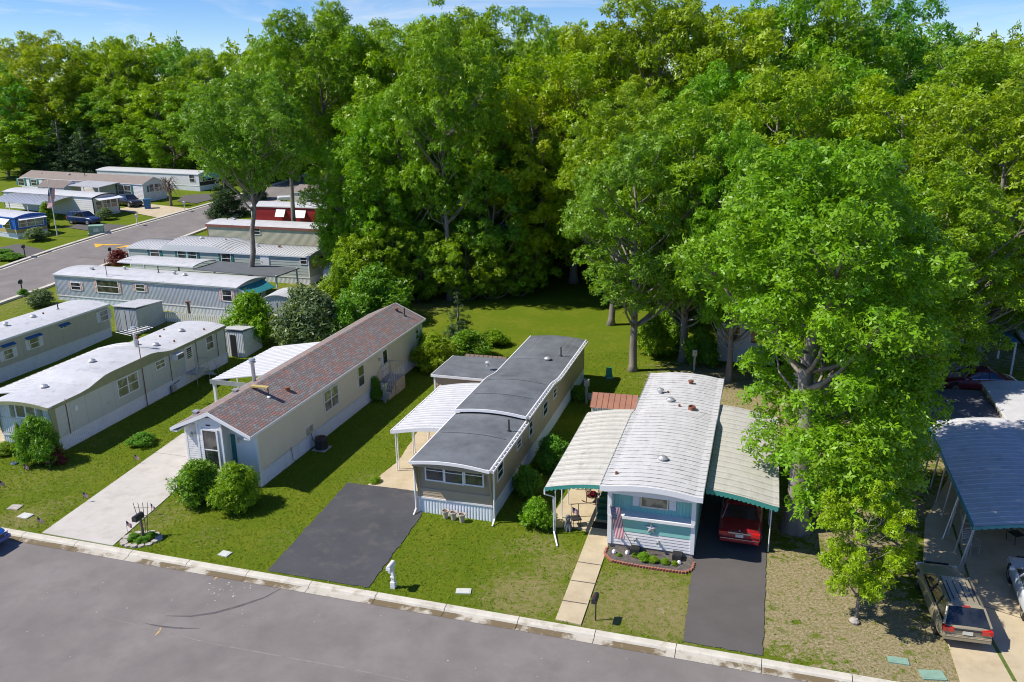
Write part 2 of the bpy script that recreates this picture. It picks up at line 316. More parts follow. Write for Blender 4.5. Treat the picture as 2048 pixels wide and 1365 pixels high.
    def shut(s, sd, u0, z0, u1, z1, mt, y=0, n0=0.):
        mb = MB(); mb.M = s.side(sd, y); mb.box((u0, n0+.02, z0), (u1, n0+.045, z1), mt)
        zs = (z0+z1)/2
        for a, b in ((z0+.06, zs-.03), (zs+.03, z1-.06)):
            k = max(3, int((b-a)/.07))
            for i in range(k): q = a+(b-a)*i/k; mb.add([(u0+.04, n0+.062, q), (u1-.04, n0+.062, q), (u1-.04, n0+.046, q+.06), (u0+.04, n0+.046, q+.06)], [(0, 1, 2, 3)], mt)
        return mb.build('shutter', s.t)
    def door(s, sd, u0, z0, u1, z1, mt=None, lite=True, slats=False):
        mt = mt or TRIMW; mb = MB(); mb.M = s.side(sd); mb.box((u0-.07, .02, z0), (u1+.07, .05, z1+.07), TRIMW); mb.box((u0, .05, z0+.02), (u1, .075, z1), mt); d = mb.build('door', s.t)
        if lite:
            g = MB(); g.M = s.side(sd); g.box((u0+.15, .076, z0+.9), (u1-.15, .086, z1-.18), GLASS)
            if slats:
                for i in range(6): q = z0+.95+i*.14; g.box((u0+.13, .087, q), (u1-.13, .1, q+.03), TRIMW)
            g.build('pane', d)
        h = MB(); h.M = s.side(sd); h.box((u1-.12, .076, z0+.95), (u1-.05, .12, z0+1.0), CHROME); h.build('handle', d); return d
    def corners(s, z0, z1, mt, w=.09):
        for x in (0, s.W):
            for y in (0, s.L):
                mb = MB(); sx = 1 if x else -1; sy = 1 if y else -1
                mb.box((min(x+sx*.028, x-sx*w), min(y+sy*.028, y-sy*w), z0), (max(x+sx*.028, x-sx*w), max(y+sy*.028, y-sy*w), z1), mt); mb.build('corner_trim', s.t)
    def vent(s, roof, kind, x, y, z):
        mb = MB()
        if kind == 'dome': mb.lathe([(.16, -.05), (.16, .06), (.24, .08), (.24, .12), (.12, .2), (.0, .21)], (x, y, z), LEADV)
        if kind == 'can': mb.lathe([(.13, -.05), (.13, .16), (.2, .17), (.2, .24), (.1, .3), (0, .3)], (x, y, z), LEADV)
        if kind == 'pipe': mb.lathe([(.16, -.04), (.12, .02), (.045, .04), (.045, .62), (0, .62)], (x, y, z), DARKM, 8)
        if kind == 'rust': mb.lathe([(.13, -.05), (.12, .12), (.16, .14), (.16, .2), (0, .24)], (x, y, z), RUST, 10)
        if kind == 'stack': mb.lathe([(.13, -.1), (.11, .05), (.11, 1.15), (.2, 1.17), (.2, 1.23), (.12, 1.26), (.12, 1.3), (.2, 1.32), (.18, 1.42), (0, 1.44)], (x, y, z), GALV, 12)
        if kind == 'barrel': mb.lathe([(.2, -.05), (.2, .2), (.17, .2), (.17, .1), (0, .1)], (x, y, z), RUST, 14); mb.lathe([(.26, -.06), (.215, .01), (0, .01)], (x, y, z-.0), LEADV, 14)
        if kind == 'stub': mb.lathe([(.07, -.05), (.06, .12), (0, .13)], (x, y, z), RUST, 8)
        if kind == 'box': mb.box((x-.12, y-.12, z-.05), (x+.12, y+.12, z+.16), LEADV); mb.box((x-.16, y-.16, z+.16), (x+.16, y+.16, z+.2), LEADV)
        return mb.build('roof_vent', roof)
def bumpf(x, a, b): # smooth step
    t = min(1, max(0, (x-a)/(b-a))); return t*t*(3-2*t)
def post(mb, x, y, z0, z1, mt, r=.035): mb.box((x-r, y-r, z0), (x+r, y+r, z1), mt)
def scal(mb, x0, x1, y, zf, drop, mt, n=18):  # scalloped valance along x
    for i in range(n):
        a = x0+(x1-x0)*i/n; b = x0+(x1-x0)*(i+1)/n; m_ = (a+b)/2
        mb.add([(a, y, zf(a)), (b, y, zf(b)), (b, y, zf(b)-drop), (m_+(b-m_)*.4, y, zf(m_)-drop*1.35), (m_-(b-m_)*.4, y, zf(m_)-drop*1.35), (a, y, zf(a)-drop),
                (a, y+.03, zf(a)), (b, y+.03, zf(b)), (b, y+.03, zf(b)-drop), (a, y+.03, zf(a)-drop)], [(0, 1, 2, 3, 4, 5), (7, 6, 9, 8)], mt)
def hcore(h, z1, mt=None, y0=0., z0=-.3):   # plain inner box that closes the shell
    mb = MB(); mb.box((.03, y0+.03, z0), (h.W-.03, h.L-.03, z1), mt or DGREY); return mb
def generic(name, label, FL, az, W, L, side_mt, skirt_mt, roof_mt, style='lap', eave=2.75, sk=.75, rise=.22, rib=0, gable=0, fascia=None, over=.12, group=None, zprof=None, front=True, fb=.14, z=None, pitch=.2):
    h = Home(name, label, FL, az, W, L, group, z)
    zf0 = (lambda x: eave+gable*(1-abs(2*x/W-1))) if gable else (lambda x: eave+rise*(1-(2*x/W-1)**2))
    zp = zprof or (lambda y: 0.)
    h.zf = zf = lambda x, y: zf0(min(max(x, 0), W))+zp(y) - (gable*2*over/W if gable and (x < 0 or x > W) else 0)
    mb = hcore(h, eave-.05)
    for sd in 'FRLB':
        tf = (lambda u, e=(0 if sd == 'F' else L): zf(u, e)-.03) if sd in 'FB' else None
        h.wall(sd, sk, eave-.02, side_mt, style, topf=tf, mb=mb, pitch=pitch)
    mb.build('wall', h.t)
    ms = MB()
    for sd in 'FRLB': h.wall(sd, -.35, sk-.03, skirt_mt, 'rib', mb=ms, n0=-.02)
    for sd in 'FRLB':
        ms.M = h.side(sd); ms.box((-.02, -.02, sk-.05), ((W if sd in 'FB' else L)+.02, .035, sk+.03), WHITE)
    ms.M = None; ms.build('skirting', h.t)
    h.corners(sk, eave-.02, fascia or TRIMW)
    mr = MB(); mr.sheet(-over, W+over, -over, L+over, zf, roof_mt, nx=12 if not gable else 2, rib=rib, ny=24 if zprof else 2, th=.07)
    h.roof = mr.build('roof', h.t)
    mf = MB(); fm = fascia or TRIMW
    for x in (-over-.02, W+over+.0):
        n = 40
        for i in range(n):
            a, b = -over+(L+2*over)*i/n, -over+(L+2*over)*(i+1)/n
            za, zb = zf(x, a), zf(x, b)
            mf.add([(x, a, eave-fb), (x+.02, a, eave-fb), (x+.02, a, za-.008), (x, a, za-.008), (x, b, eave-fb), (x+.02, b, eave-fb), (x+.02, b, zb-.008), (x, b, zb-.008)], [(0, 1, 2, 3), (7, 6, 5, 4), (0, 4, 5, 1), (1, 5, 6, 2), (2, 6, 7, 3), (3, 7, 4, 0)], fm)
    for y in (-over-.02, L+over):
        n = 16
        for i in range(n):
            a, b = -over+(W+2*over)*i/n, -over+(W+2*over)*(i+1)/n; za, zb = zf(a, y), zf(b, y); q = .16
            mf.add([(a, y, za-q), (b, y, zb-q), (b, y, zb-.006), (a, y, za-.006), (a, y+.02, za-q), (b, y+.02, zb-q), (b, y+.02, zb-.006), (a, y+.02, za-.006)], [(0, 1, 2, 3), (7, 6, 5, 4), (0, 4, 5, 1), (1, 5, 6, 2), (2, 6, 7, 3), (3, 7, 4, 0)], fm)
    mf.build('fascia', h.t)
    return h
# ================================================================== the three front homes
# ---- tan home with the dark membrane roof
def fpos(FR, W, az, z=0):                                       # front-left corner from the front-right pixel
    a = G(*FR, z) ; return (a.x-W*math.cos(az), a.y+W*math.sin(az))
A = Home('mobile_home', 'tan mobile home with dark membrane roof and white skirting beside the black driveway', (-4.66, 36.94), R(16.9), 3.77, 20.9)
def build_A():
    h = A; W, L = h.W, h.L; arch = lambda x: .16*(1-(2*min(max(x, 0), W)/W-1)**2)
    mb = hcore(h, 2.8, TAND); h.wall('R', .85, 2.9, TAN, 'lap', mb=mb); h.wall('L', .85, 2.9, TAN, 'lap', mb=mb); h.wall('B', .85, 2.9, TAN, 'lap', topf=lambda u: 2.85+arch(u), mb=mb)
    h.wall('F', .85, 1.35, TAN, 'lap', mb=mb, pitch=.15); h.wall('F', 1.35, 2.95, TAND, 'flat', mb=mb, n0=-.03)
    mb.build('wall', h.t)
    mf = MB()
    for x in (-.03, W-.03): # side fins that carry the overhanging bay
        mf.add([(x, 0, .85), (x+.06, 0, .85), (x+.06, -.06, 1.3), (x, -.06, 1.3), (x, -.55, 2.95), (x+.06, -.55, 2.95), (x, 0, 2.95), (x+.06, 0, 2.95)], [(0, 1, 2, 3), (3, 2, 5, 4), (0, 3, 4, 6), (1, 7, 5, 2), (6, 4, 5, 7)], TAND)
    mf.box((-.03, -.56, 2.72), (W+.03, -.5, 3.0), TAND)
    for i in range(3): mf.box((.0, -.575, 2.74+i*.09), (W, -.555, 2.815+i*.09), TAND)
    mf.build('bay_surround', h.t)
    ms = MB()
    for sd in 'FRLB': h.wall(sd, -.2, .78, SKIRTW, 'rib', mb=ms, n0=-.01)
    for sd in 'FRLB':
        ms.M = h.side(sd); ms.box((-.02, -.02, .78), ((W if sd in 'FB' else L)+.02, .045, .87), WHITE)
    ms.M = None; ms.build('skirting', h.t); h.corners(.87, 2.9, TAN)
    f = MB(); a, b, z0, z1 = .42, 3.42, 1.88, 2.66          # triple bay window, slightly bowed
    n = [0, 0, 0, 0]
    for i in range(3):
        u0 = a+(b-a)*i/3+.03; u1 = a+(b-a)*(i+1)/3-.03; off = .1 if i == 1 else .06
        f.M = h.side('F')
        f.box((u0-.03, .0, z0-.07), (u1+.03, off+.05, z0), TRIMW); f.box((u0-.03, 0, z1), (u1+.03, off+.05, z1+.07), TRIMW); f.box((u0-.03, 0, z0), (u0+.04, off+.05, z1), TRIMW); f.box((u1-.04, 0, z0), (u1+.03, off+.05, z1), TRIMW); f.box((u0+.04, 0, (z0+z1)/2+.08), (u1-.04, off+.04, (z0+z1)/2+.12), TRIMW)
    w_ = f.build('window', h.t); g = MB(); g.M = h.side('F')
    for i in range(3):
        u0 = a+(b-a)*i/3+.07; u1 = a+(b-a)*(i+1)/3-.07; off = .1 if i == 1 else .06; g.box((u0, -.01, z0), (u1, off+.02, z1), GLASS)
    g.build('pane', w_)
    for p0, p1 in (((993.5, 965), (1005, 917)), ((1032, 903.6), (1041, 872)), ((1056.7, 877), (1064, 836)), ((1085, 837), (1094, 797)), ((1105, 801), (1112, 771.5))): h.wpx('R', p0, p1)
    z2 = lambda y: 3.0-(.30*bumpf(y, 10.6, 13.2))+.22
    mr = MB(); mr.sheet(-.12, W+.12, -.62, 5.75, lambda x, y: 2.98+arch(x), MEMB, nx=12, th=.1); r1 = mr.build('roof', h.t)
    mr = MB(); ys = [5.6]+[5.6+i*.5 for i in range(1, 32)]; ys = [y for y in ys if y < 21]+[21.0]
    mr.sheet(-.12, W+.12, 5.6, 21, lambda x, y: z2(y)+arch(x), MEMB, nx=12, th=.1, ys=ys); r2 = mr.build('roof', h.t)
    ed = MB()   # white drip edges, seams
    def strip(x0, x1, y0, y1, zf, mt, k=24, hgt=.10, up=.012):
        for i in range(k):
            ya, yb = y0+(y1-y0)*i/k, y0+(y1-y0)*(i+1)/k
            for xa, xb in ((x0, x1),):
                ed.add([(xa, ya, zf(xa, ya)-hgt), (xb, ya, zf(xb, ya)-hgt), (xb, ya, zf(xb, ya)+up), (xa, ya, zf(xa, ya)+up), (xa, yb, zf(xa, yb)-hgt), (xb, yb, zf(xb, yb)-hgt), (xb, yb, zf(xb, yb)+up), (xa, yb, zf(xa, yb)+up)], [(0, 1, 2, 3), (7, 6, 5, 4), (0, 4, 5, 1), (1, 5, 6, 2), (2, 6, 7, 3), (3, 7, 4, 0)], mt)
    fa = lambda x, y: 2.98+arch(x); fb = lambda x, y: z2(y)+arch(x)
    for x0 in (-.15, W+.09): strip(x0, x0+.06, -.64, 5.62, fa, TRIMW); strip(x0, x0+.06, 5.6, 21.02, fb, TRIMW, 40, .16)
    for y0, zf in ((-.68, fa), (5.56, fb)):
        for i in range(16):
            a_, b_ = -.12+(W+.24)*i/16, -.12+(W+.24)*(i+1)/16
            ed.add([(a_, y0, zf(a_, 6)-.13), (b_, y0, zf(b_, 6)-.13), (b_, y0, zf(b_, 6)+.02), (a_, y0, zf(a_, 6)+.02), (a_, y0+.06, zf(a_, 6)-.13), (b_, y0+.06, zf(b_, 6)-.13), (b_, y0+.06, zf(b_, 6)+.02), (a_, y0+.06, zf(a_, 6)+.02)], [(0, 1, 2, 3), (7, 6, 5, 4), (0, 4, 5, 1), (1, 5, 6, 2), (2, 6, 7, 3), (3, 7, 4, 0)], TRIMW)
    ed.build('roof_edge', h.t)
    SEAM = mat('membrane_seam', (.06, .062, .065), .7)
    def seam(y, zf, wd=.03, mt=SEAM):
        sm = MB()
        for i in range(14):
            a_, b_ = W*i/14, W*(i+1)/14; sm.poly([(a_, y-wd, zf(a_, y-wd)+.006), (b_, y-wd, zf(b_, y-wd)+.006), (b_, y+wd, zf(b_, y+wd)+.006), (a_, y+wd, zf(a_, y+wd)+.006)], mt)
        sm.build('roof_seam', h.t)
    seam(2.9, fa); seam(8.1, fb); seam(10.6, fb); seam(15.6, fb, .05, DGREY)
    PALES = mat('sealant_line', (.30, .29, .27), .8)
    for x, y0, y1 in ((.9, 15.8, 20.8), (2.9, 16, 20.8), (3.3, 15.9, 20.9)):
        sm = MB()
        for k in range(10): ya, yb = y0+(y1-y0)*k/10, y0+(y1-y0)*(k+1)/10; sm.poly([(x-.012, ya, fb(x, ya)+.008), (x+.012, ya, fb(x, ya)+.008), (x+.012, yb, fb(x, yb)+.008), (x-.012, yb, fb(x, yb)+.008)], PALES)
        sm.build('roof_seam', h.t)
    gu = MB()    # the white eaves gutter on the right side, with hangers, and its downspouts
    for y0, y1, zz in ((-.6, 5.5, lambda y: 2.93), (5.7, 11.2, lambda y: 3.13), (11.4, 20.9, lambda y: z2(y)-.06)):
        k = 14
        for i in range(k):
            ya, yb = y0+(y1-y0)*i/k, y0+(y1-y0)*(i+1)/k; za, zb = zz(ya), zz(yb)
            gu.add([(W+.15, ya, za-.08), (W+.30, ya, za-.08), (W+.30, yb, zb-.08), (W+.15, yb, zb-.08)], [(0, 1, 2, 3)], TRIMW)
            gu.add([(W+.28, ya, za-.08), (W+.31, ya, za-.08), (W+.31, ya, za+.02), (W+.28, ya, za+.02), (W+.28, yb, zb-.08), (W+.31, yb, zb-.08), (W+.31, yb, zb+.02), (W+.28, yb, zb+.02)], [(0, 1, 2, 3), (7, 6, 5, 4), (1, 5, 6, 2), (2, 6, 7, 3), (3, 7, 4, 0)], TRIMW)
            gu.box((W+.12, ya+.1, za+.0), (W+.31, ya+.14, za+.03), TRIMW)
    gu.build('gutter', h.t)
    for x, s_ in ((W+.14, 1), (-.12, -1)):
        d = MB(); d.tube([(x, -.5, 2.9), (x, -.12, 2.6), (x, -.1, .25), (x, -.45, .03)], .045, TRIMW, 6); d.build('downspout', h.t)
    for k, p in (('can', (976, 727)), ('dome', (1095, 720)), ('pipe', (1122, 711)),):
        x, y = h.top(*p, z2(15)+.15); h.vent(r2, k, x, y, fb(x, y))
    x, y = h.top(1018, 860, 3.1); h.vent(r1, 'pipe', x, y, fa(x, y))
    bx = MB()    # side addition with its own flat dark roof, window and siding
    x0, x1, y0, y1 = -4.15, -.03, 12.6, 16.3
    bx.box((x0+.03, y0+.03, -.2), (x1, y1, 2.4), TAND); bx.M = None
    mbl = bx
    for k in range(12):
        z = .1+k*.19; bx.poly([(x0, y0-.02, z), (x1, y0-.02, z), (x1, y0, z+.19), (x0, y0, z+.19)], TAN); bx.poly([(x0, y0, z), (x1, y0, z), (x1, y0-.02, z), (x0, y0-.02, z)], TAN)
        bx.poly([(x0-.02, y0, z), (x0, y0, z+.19), (x0, y1, z+.19), (x0-.02, y1, z)], TAN)
    bx.box((x0-.03, y0-.03, -.1), (x0+.08, y0+.08, 2.42), TRIMW)
    bx.build('addition', h.t)
    rr = MB(); rr.sheet(x0-.12, x1, y0-.15, y1+.15, lambda x, y: 2.55+.02*(x-x0), MEMB, nx=2, ny=2, th=.08); rr.box((x0-.15, y0-.19, 2.40), (x1, y0-.15, 2.56), TRIMW); rr.box((x0-.16, y0-.19, 2.40), (x0-.12, y1+.15, 2.57), TRIMW); rr.build('addition_roof', h.t)
    h2 = MB(); h2.box((-2.3, y0-.08, 1.2), (-1.0, y0-.03, 2.0), TRIMW); w2 = h2.build('window', h.t); h3 = MB(); h3.box((-2.2, y0-.1, 1.28), (-1.1, y0-.075, 1.92), GLASS); h3.build('pane', w2)
    aw = MB(); zf = lambda x, y: 2.35+.42*math.sin(min(1, max(0, (x+3.15)/3.1))*math.pi*.5)
    aw.sheet(-3.15, -.1, 3.9, 11.2, zf, RIBA, nx=12, rib=.38, th=.05); aw.box((-3.2, 3.86, 2.20), (-3.14, 11.24, 2.38), TRIMW)
    k = 14
    for i in range(k):
        a_, b_ = -3.15+3.05*i/k, -3.15+3.05*(i+1)/k; aw.add([(a_, 3.86, zf(a_, 0)-.17), (b_, 3.86, zf(b_, 0)-.17), (b_, 3.86, zf(b_, 0)+.01), (a_, 3.86, zf(a_, 0)+.01), (a_, 3.9, zf(a_, 0)-.17), (b_, 3.9, zf(b_, 0)-.17), (b_, 3.9, zf(b_, 0)), (a_, 3.9, zf(a_, 0))], [(0, 1, 2, 3), (7, 6, 5, 4), (0, 4, 5, 1)], TRIMW)
    awn = aw.build('awning', h.t)
    for y in (4.0, 6.2, 8.4, 10.6):
        p = MB(); p.tube([(-2.92, y-.11, 0), (-2.92, y-.11, 2.3)], .035, TRIMW, 4); p.tube([(-2.92, y+.11, 0), (-2.92, y+.11, 2.3)], .035, TRIMW, 4)
        for z in (.5, 1.2, 1.9): p.tube([(-2.92, y-.11, z), (-2.92, y+.11, z+.15)], .012, TRIMW, 4)
        p.build('post', awn)
build_A()
# ---- cream home with the red and grey shingle gable roof
B = Home('mobile_home', 'cream mobile home with a red and grey shingle gable roof and white lap front', (-17.34, 41.01), R(17), 4.3, 22)
def build_B():
    h = B; W, L = h.W, h.L; zf = lambda x, y: 3.28+.98*(1-abs(2*x/W-1)) if True else 0
    gab = lambda u: 3.28+.9*(1-abs(2*u/W-1))
    mb = hcore(h, 3.2, CREAM); h.wall('R', .9, 3.3, CREAM, 'lap', mb=mb, pitch=.24); h.wall('L', .9, 3.3, CREAM, 'lap', mb=mb, pitch=.24)
    h.wall('B', .9, 3.25, WSIDE, 'lap', topf=gab, mb=mb); h.wall('F', .1, 3.25, WSIDE, 'lap', topf=gab, mb=mb, pitch=.13); mb.build('wall', h.t)
    by = MB(); x0, x1, d = 1.28, 2.72, .62        # projecting window bay under the gable
    by.box((x0+.02, -d+.02, .25), (x1-.02, 0.02, 3.35), WSIDE)
    z = .3
    while z < 3.85:
        zn = z+.13; xx0, xx1 = x0, x1
        by.poly([(xx0, -d-.015, z), (xx1, -d-.015, z), (xx1, -d, zn), (xx0, -d, zn)], WSIDE); by.poly([(xx0, -d, z), (xx1, -d, z), (xx1, -d-.015, z), (xx0, -d-.015, z)], WSIDE)
        by.poly([(xx1+.015, -d, z), (xx1+.015, 0, z), (xx1, 0, zn), (xx1, -d, zn)], WSIDE); by.poly([(xx0-.015, 0, z), (xx0-.015, -d, z), (xx0, -d, zn), (xx0, 0, zn)], WSIDE); z = zn
    for x in (x0, x1): by.box((x-.05, -d-.03, .25), (x+.05, -d+.05, 3.8), TRIMW)
    by.build('window_bay', h.t)
    h.win('F', 1.62, 1.1, 2.42, 3.25, y=-d, n0=.01, t=.1)
    m = MB(); m.M = h.side('F', -d); m.box((1.85, .0, 3.5), (2.1, .04, 3.57), DARKM); m.build('name_plate', h.t)
    h.shut('F', .98, 1.2, 1.24, 2.9, LSH); h.shut('F', 2.80, 1.2, 3.06, 2.9, GSH)
    for x in (.6, 3.42): # carriage lamps
        m = MB(); m.box((x-.05, -.06, 2.55), (x+.05, -.02, 2.75), WHITE); m.tube([(x, -.05, 2.65), (x, -.22, 2.78)], .02, LEADV, 5); m.lathe([(.02, -.1), (.07, -.06), (.09, .1), (.04, .16), (0, .2)], (x, -.26, 2.68), LEADV, 8); m.build('wall_lamp', h.t)
    ms = MB()
    for sd in 'RLB': h.wall(sd, -.25, .86, SKIRTW, 'rib', mb=ms, n0=-.01)
    ms.build('skirting', h.t); h.corners(.1, 3.28, TRIMW)
    o = .22; dz = .98*2/W*o
    r = MB()
    for s_ in (0, 1):
        xe, xr = (-o, W/2) if s_ == 0 else (W+o, W/2); y0, y1 = -.78, L+.2; t_ = .09
        q = [(xe, y0, 3.28-dz+.06), (xr, y0, 4.26+.06), (xr, y1, 4.32), (xe, y1, 3.34-dz)]; q2 = [(a, b, c-t_) for a, b, c in q]
        r.add(q+q2, [(0, 1, 2, 3), (7, 6, 5, 4), (0, 3, 7, 4), (0, 4, 5, 1), (2, 6, 7, 3)], SHING)
    k = 60
    for i in range(k): y = -.78+(L+.98)*i/k; r.add([(W/2-.16, y, 4.32-.16*.456+.012), (W/2, y-.0, 4.335), (W/2+.16, y, 4.32-.16*.456+.012), (W/2-.16, y+(L+.98)/k, 4.32-.16*.456+.002), (W/2, y+(L+.98)/k, 4.322), (W/2+.16, y+(L+.98)/k, 4.32-.16*.456+.002)], [(0, 1, 4, 3), (1, 2, 5, 4)], BRSH if i % 2 else SHING)
    rf = r.build('roof', h.t)
    f = MB()
    for y in (-.83, L+.2):
        for s_ in (-1, 1):
            xe = W/2+s_*(W/2+o+.03); f.add([(W/2, y, 4.33), (xe, y, 3.34-dz-.0), (xe, y, 3.34-dz-.17), (W/2, y, 4.13), (W/2, y+.05, 4.33), (xe, y+.05, 3.34-dz), (xe, y+.05, 3.34-dz-.17), (W/2, y+.05, 4.13)], [(0, 1, 2, 3), (7, 6, 5, 4), (0, 4, 5, 1), (3, 2, 6, 7), (1, 5, 6, 2)], TRIMW)
    for x in (-o-.03, W+o): f.box((x, -.78, 3.34-dz-.16), (x+.03, L+.2, 3.34-dz-.01), TRIMW)
    for x in (-o, W-.15): f.box((x, -.8, 3.34-dz-.2), (x+.38, -.02, 3.34-dz-.12), TRIMW)
    f.build('fascia', h.t)
    for k, x, y in (('stack', .71, 5.5), ('rust', 3.49, 4.57), ('box', .36, .6), ('box', .76, 3.6), ('rust', 2.75, 21.0), ('pipe', 3.45, 20.9)):
        h.vent(rf, k, x, y, 3.34+.98*(1-abs(2*x/W-1)))
    m = MB(); z = 3.34+.98*(1-abs(2*3.0/W-1)); m.tube([(3.2, 3.1, z-.1), (3.2, 3.1, z+.45)], .03, DARKM, 6); m.box((2.2, 2.95, z+.42), (3.25, 3.22, z+.5), YELT); m.lathe([(.14, 0), (.06, .06), (0, .07)], (3.2, 3.1, z-.1), WHITE, 8); m.build('swamp_vent_arm', rf)
    for p0, p1, kw in (((649, 827), (674, 766), dict(cols=2)), ((716.5, 777), (726, 727), {}), ((829.5, 682), (836, 656), {})): h.wpx('R', p0, p1, gl=GLASSC if kw else None, **kw)
    h.door('R', 14.9, 1.05, 15.75, 3.0, TRIMW)
    m = MB(); m.M = h.side('R'); m.box((14.35, .02, 2.35), (14.5, .14, 2.55), LEADV); m.build('porch_lamp', h.t)
    m = MB(); m.M = h.side('R'); m.box((4.75, .02, 1.0), (5.05, .12, 1.35), LEADV); m.box((5.2, .02, 1.05), (5.4, .1, 1.4), GALV); m.tube([(5.1, .1, 1.0), (5.15, .15, .5), (5.2, .4, .4)], .02, DARKM, 5); m.build('electric_box', h.t)
    m = MB(); m.M = h.side('R'); m.box((2.95, .0, .85), (3.1, .08, 1.0), LEADV); m.tube([(3.02, .06, .85), (3.05, .08, .3), (3.2, .2, .02)], .015, DARKM, 5); m.build('hose_tap', h.t)
    st = MB() # steps with landing
    x0 = W+.05; st.box((x0, 14.5, -.1), (x0+1.1, 16.0, .95), STONE)
    for i in range(4): st.box((x0+.02, 14.5-.28*(i+1), -.1), (x0+1.05, 14.5-.28*i, .95-.2*(i+1)), STONE)
    stp = st.build('entry_steps', h.t); rl = MB()
    for xx in (x0+.06, x0+1.0):
        rl.tube([(xx, 16, 1.9), (xx, 14.5, 1.9), (xx, 13.1, 1.0)], .022, LEADV, 6); rl.tube([(xx, 16, 1.5), (xx, 14.5, 1.5), (xx, 13.1, .6)], .015, LEADV, 5)
        for i in range(9): y = 16-i*.36; zt = 1.9 if y > 14.5 else 1.9-(14.5-y)*.64; rl.tube([(xx, y, max(0, zt-.95)), (xx, y, zt)], .013, LEADV, 4)
    for i in range(6): rl.tube([(x0+.06+i*.19, 16, .95), (x0+.06+i*.19, 16, 1.9)], .013, LEADV, 4)
    rl.tube([(x0+.06, 16, 1.9), (x0+1.0, 16, 1.9)], .022, LEADV, 5); rl.build('handrail', stp)
    aw = MB(); z2 = lambda x, y: 2.35+.75*(x+4.45)/4.4
    aw.sheet(-4.45, -.05, 8.3, 15.6, z2, RIBA, nx=6, rib=.38, th=.05); aw.box((-4.47, 8.2, 2.1), (-.1, 8.28, 2.38), GALV); awn = aw.build('awning', h.t)
    p = MB(); post(p, -4.3, 8.4, 0, 2.3, TRIMW, .08); p.build('post', awn)
    for y in (10.8, 13.2, 15.4): p = MB(); post(p, -4.3, y, 0, 2.35, TRIMW, .045); p.build('post', awn)
build_B()
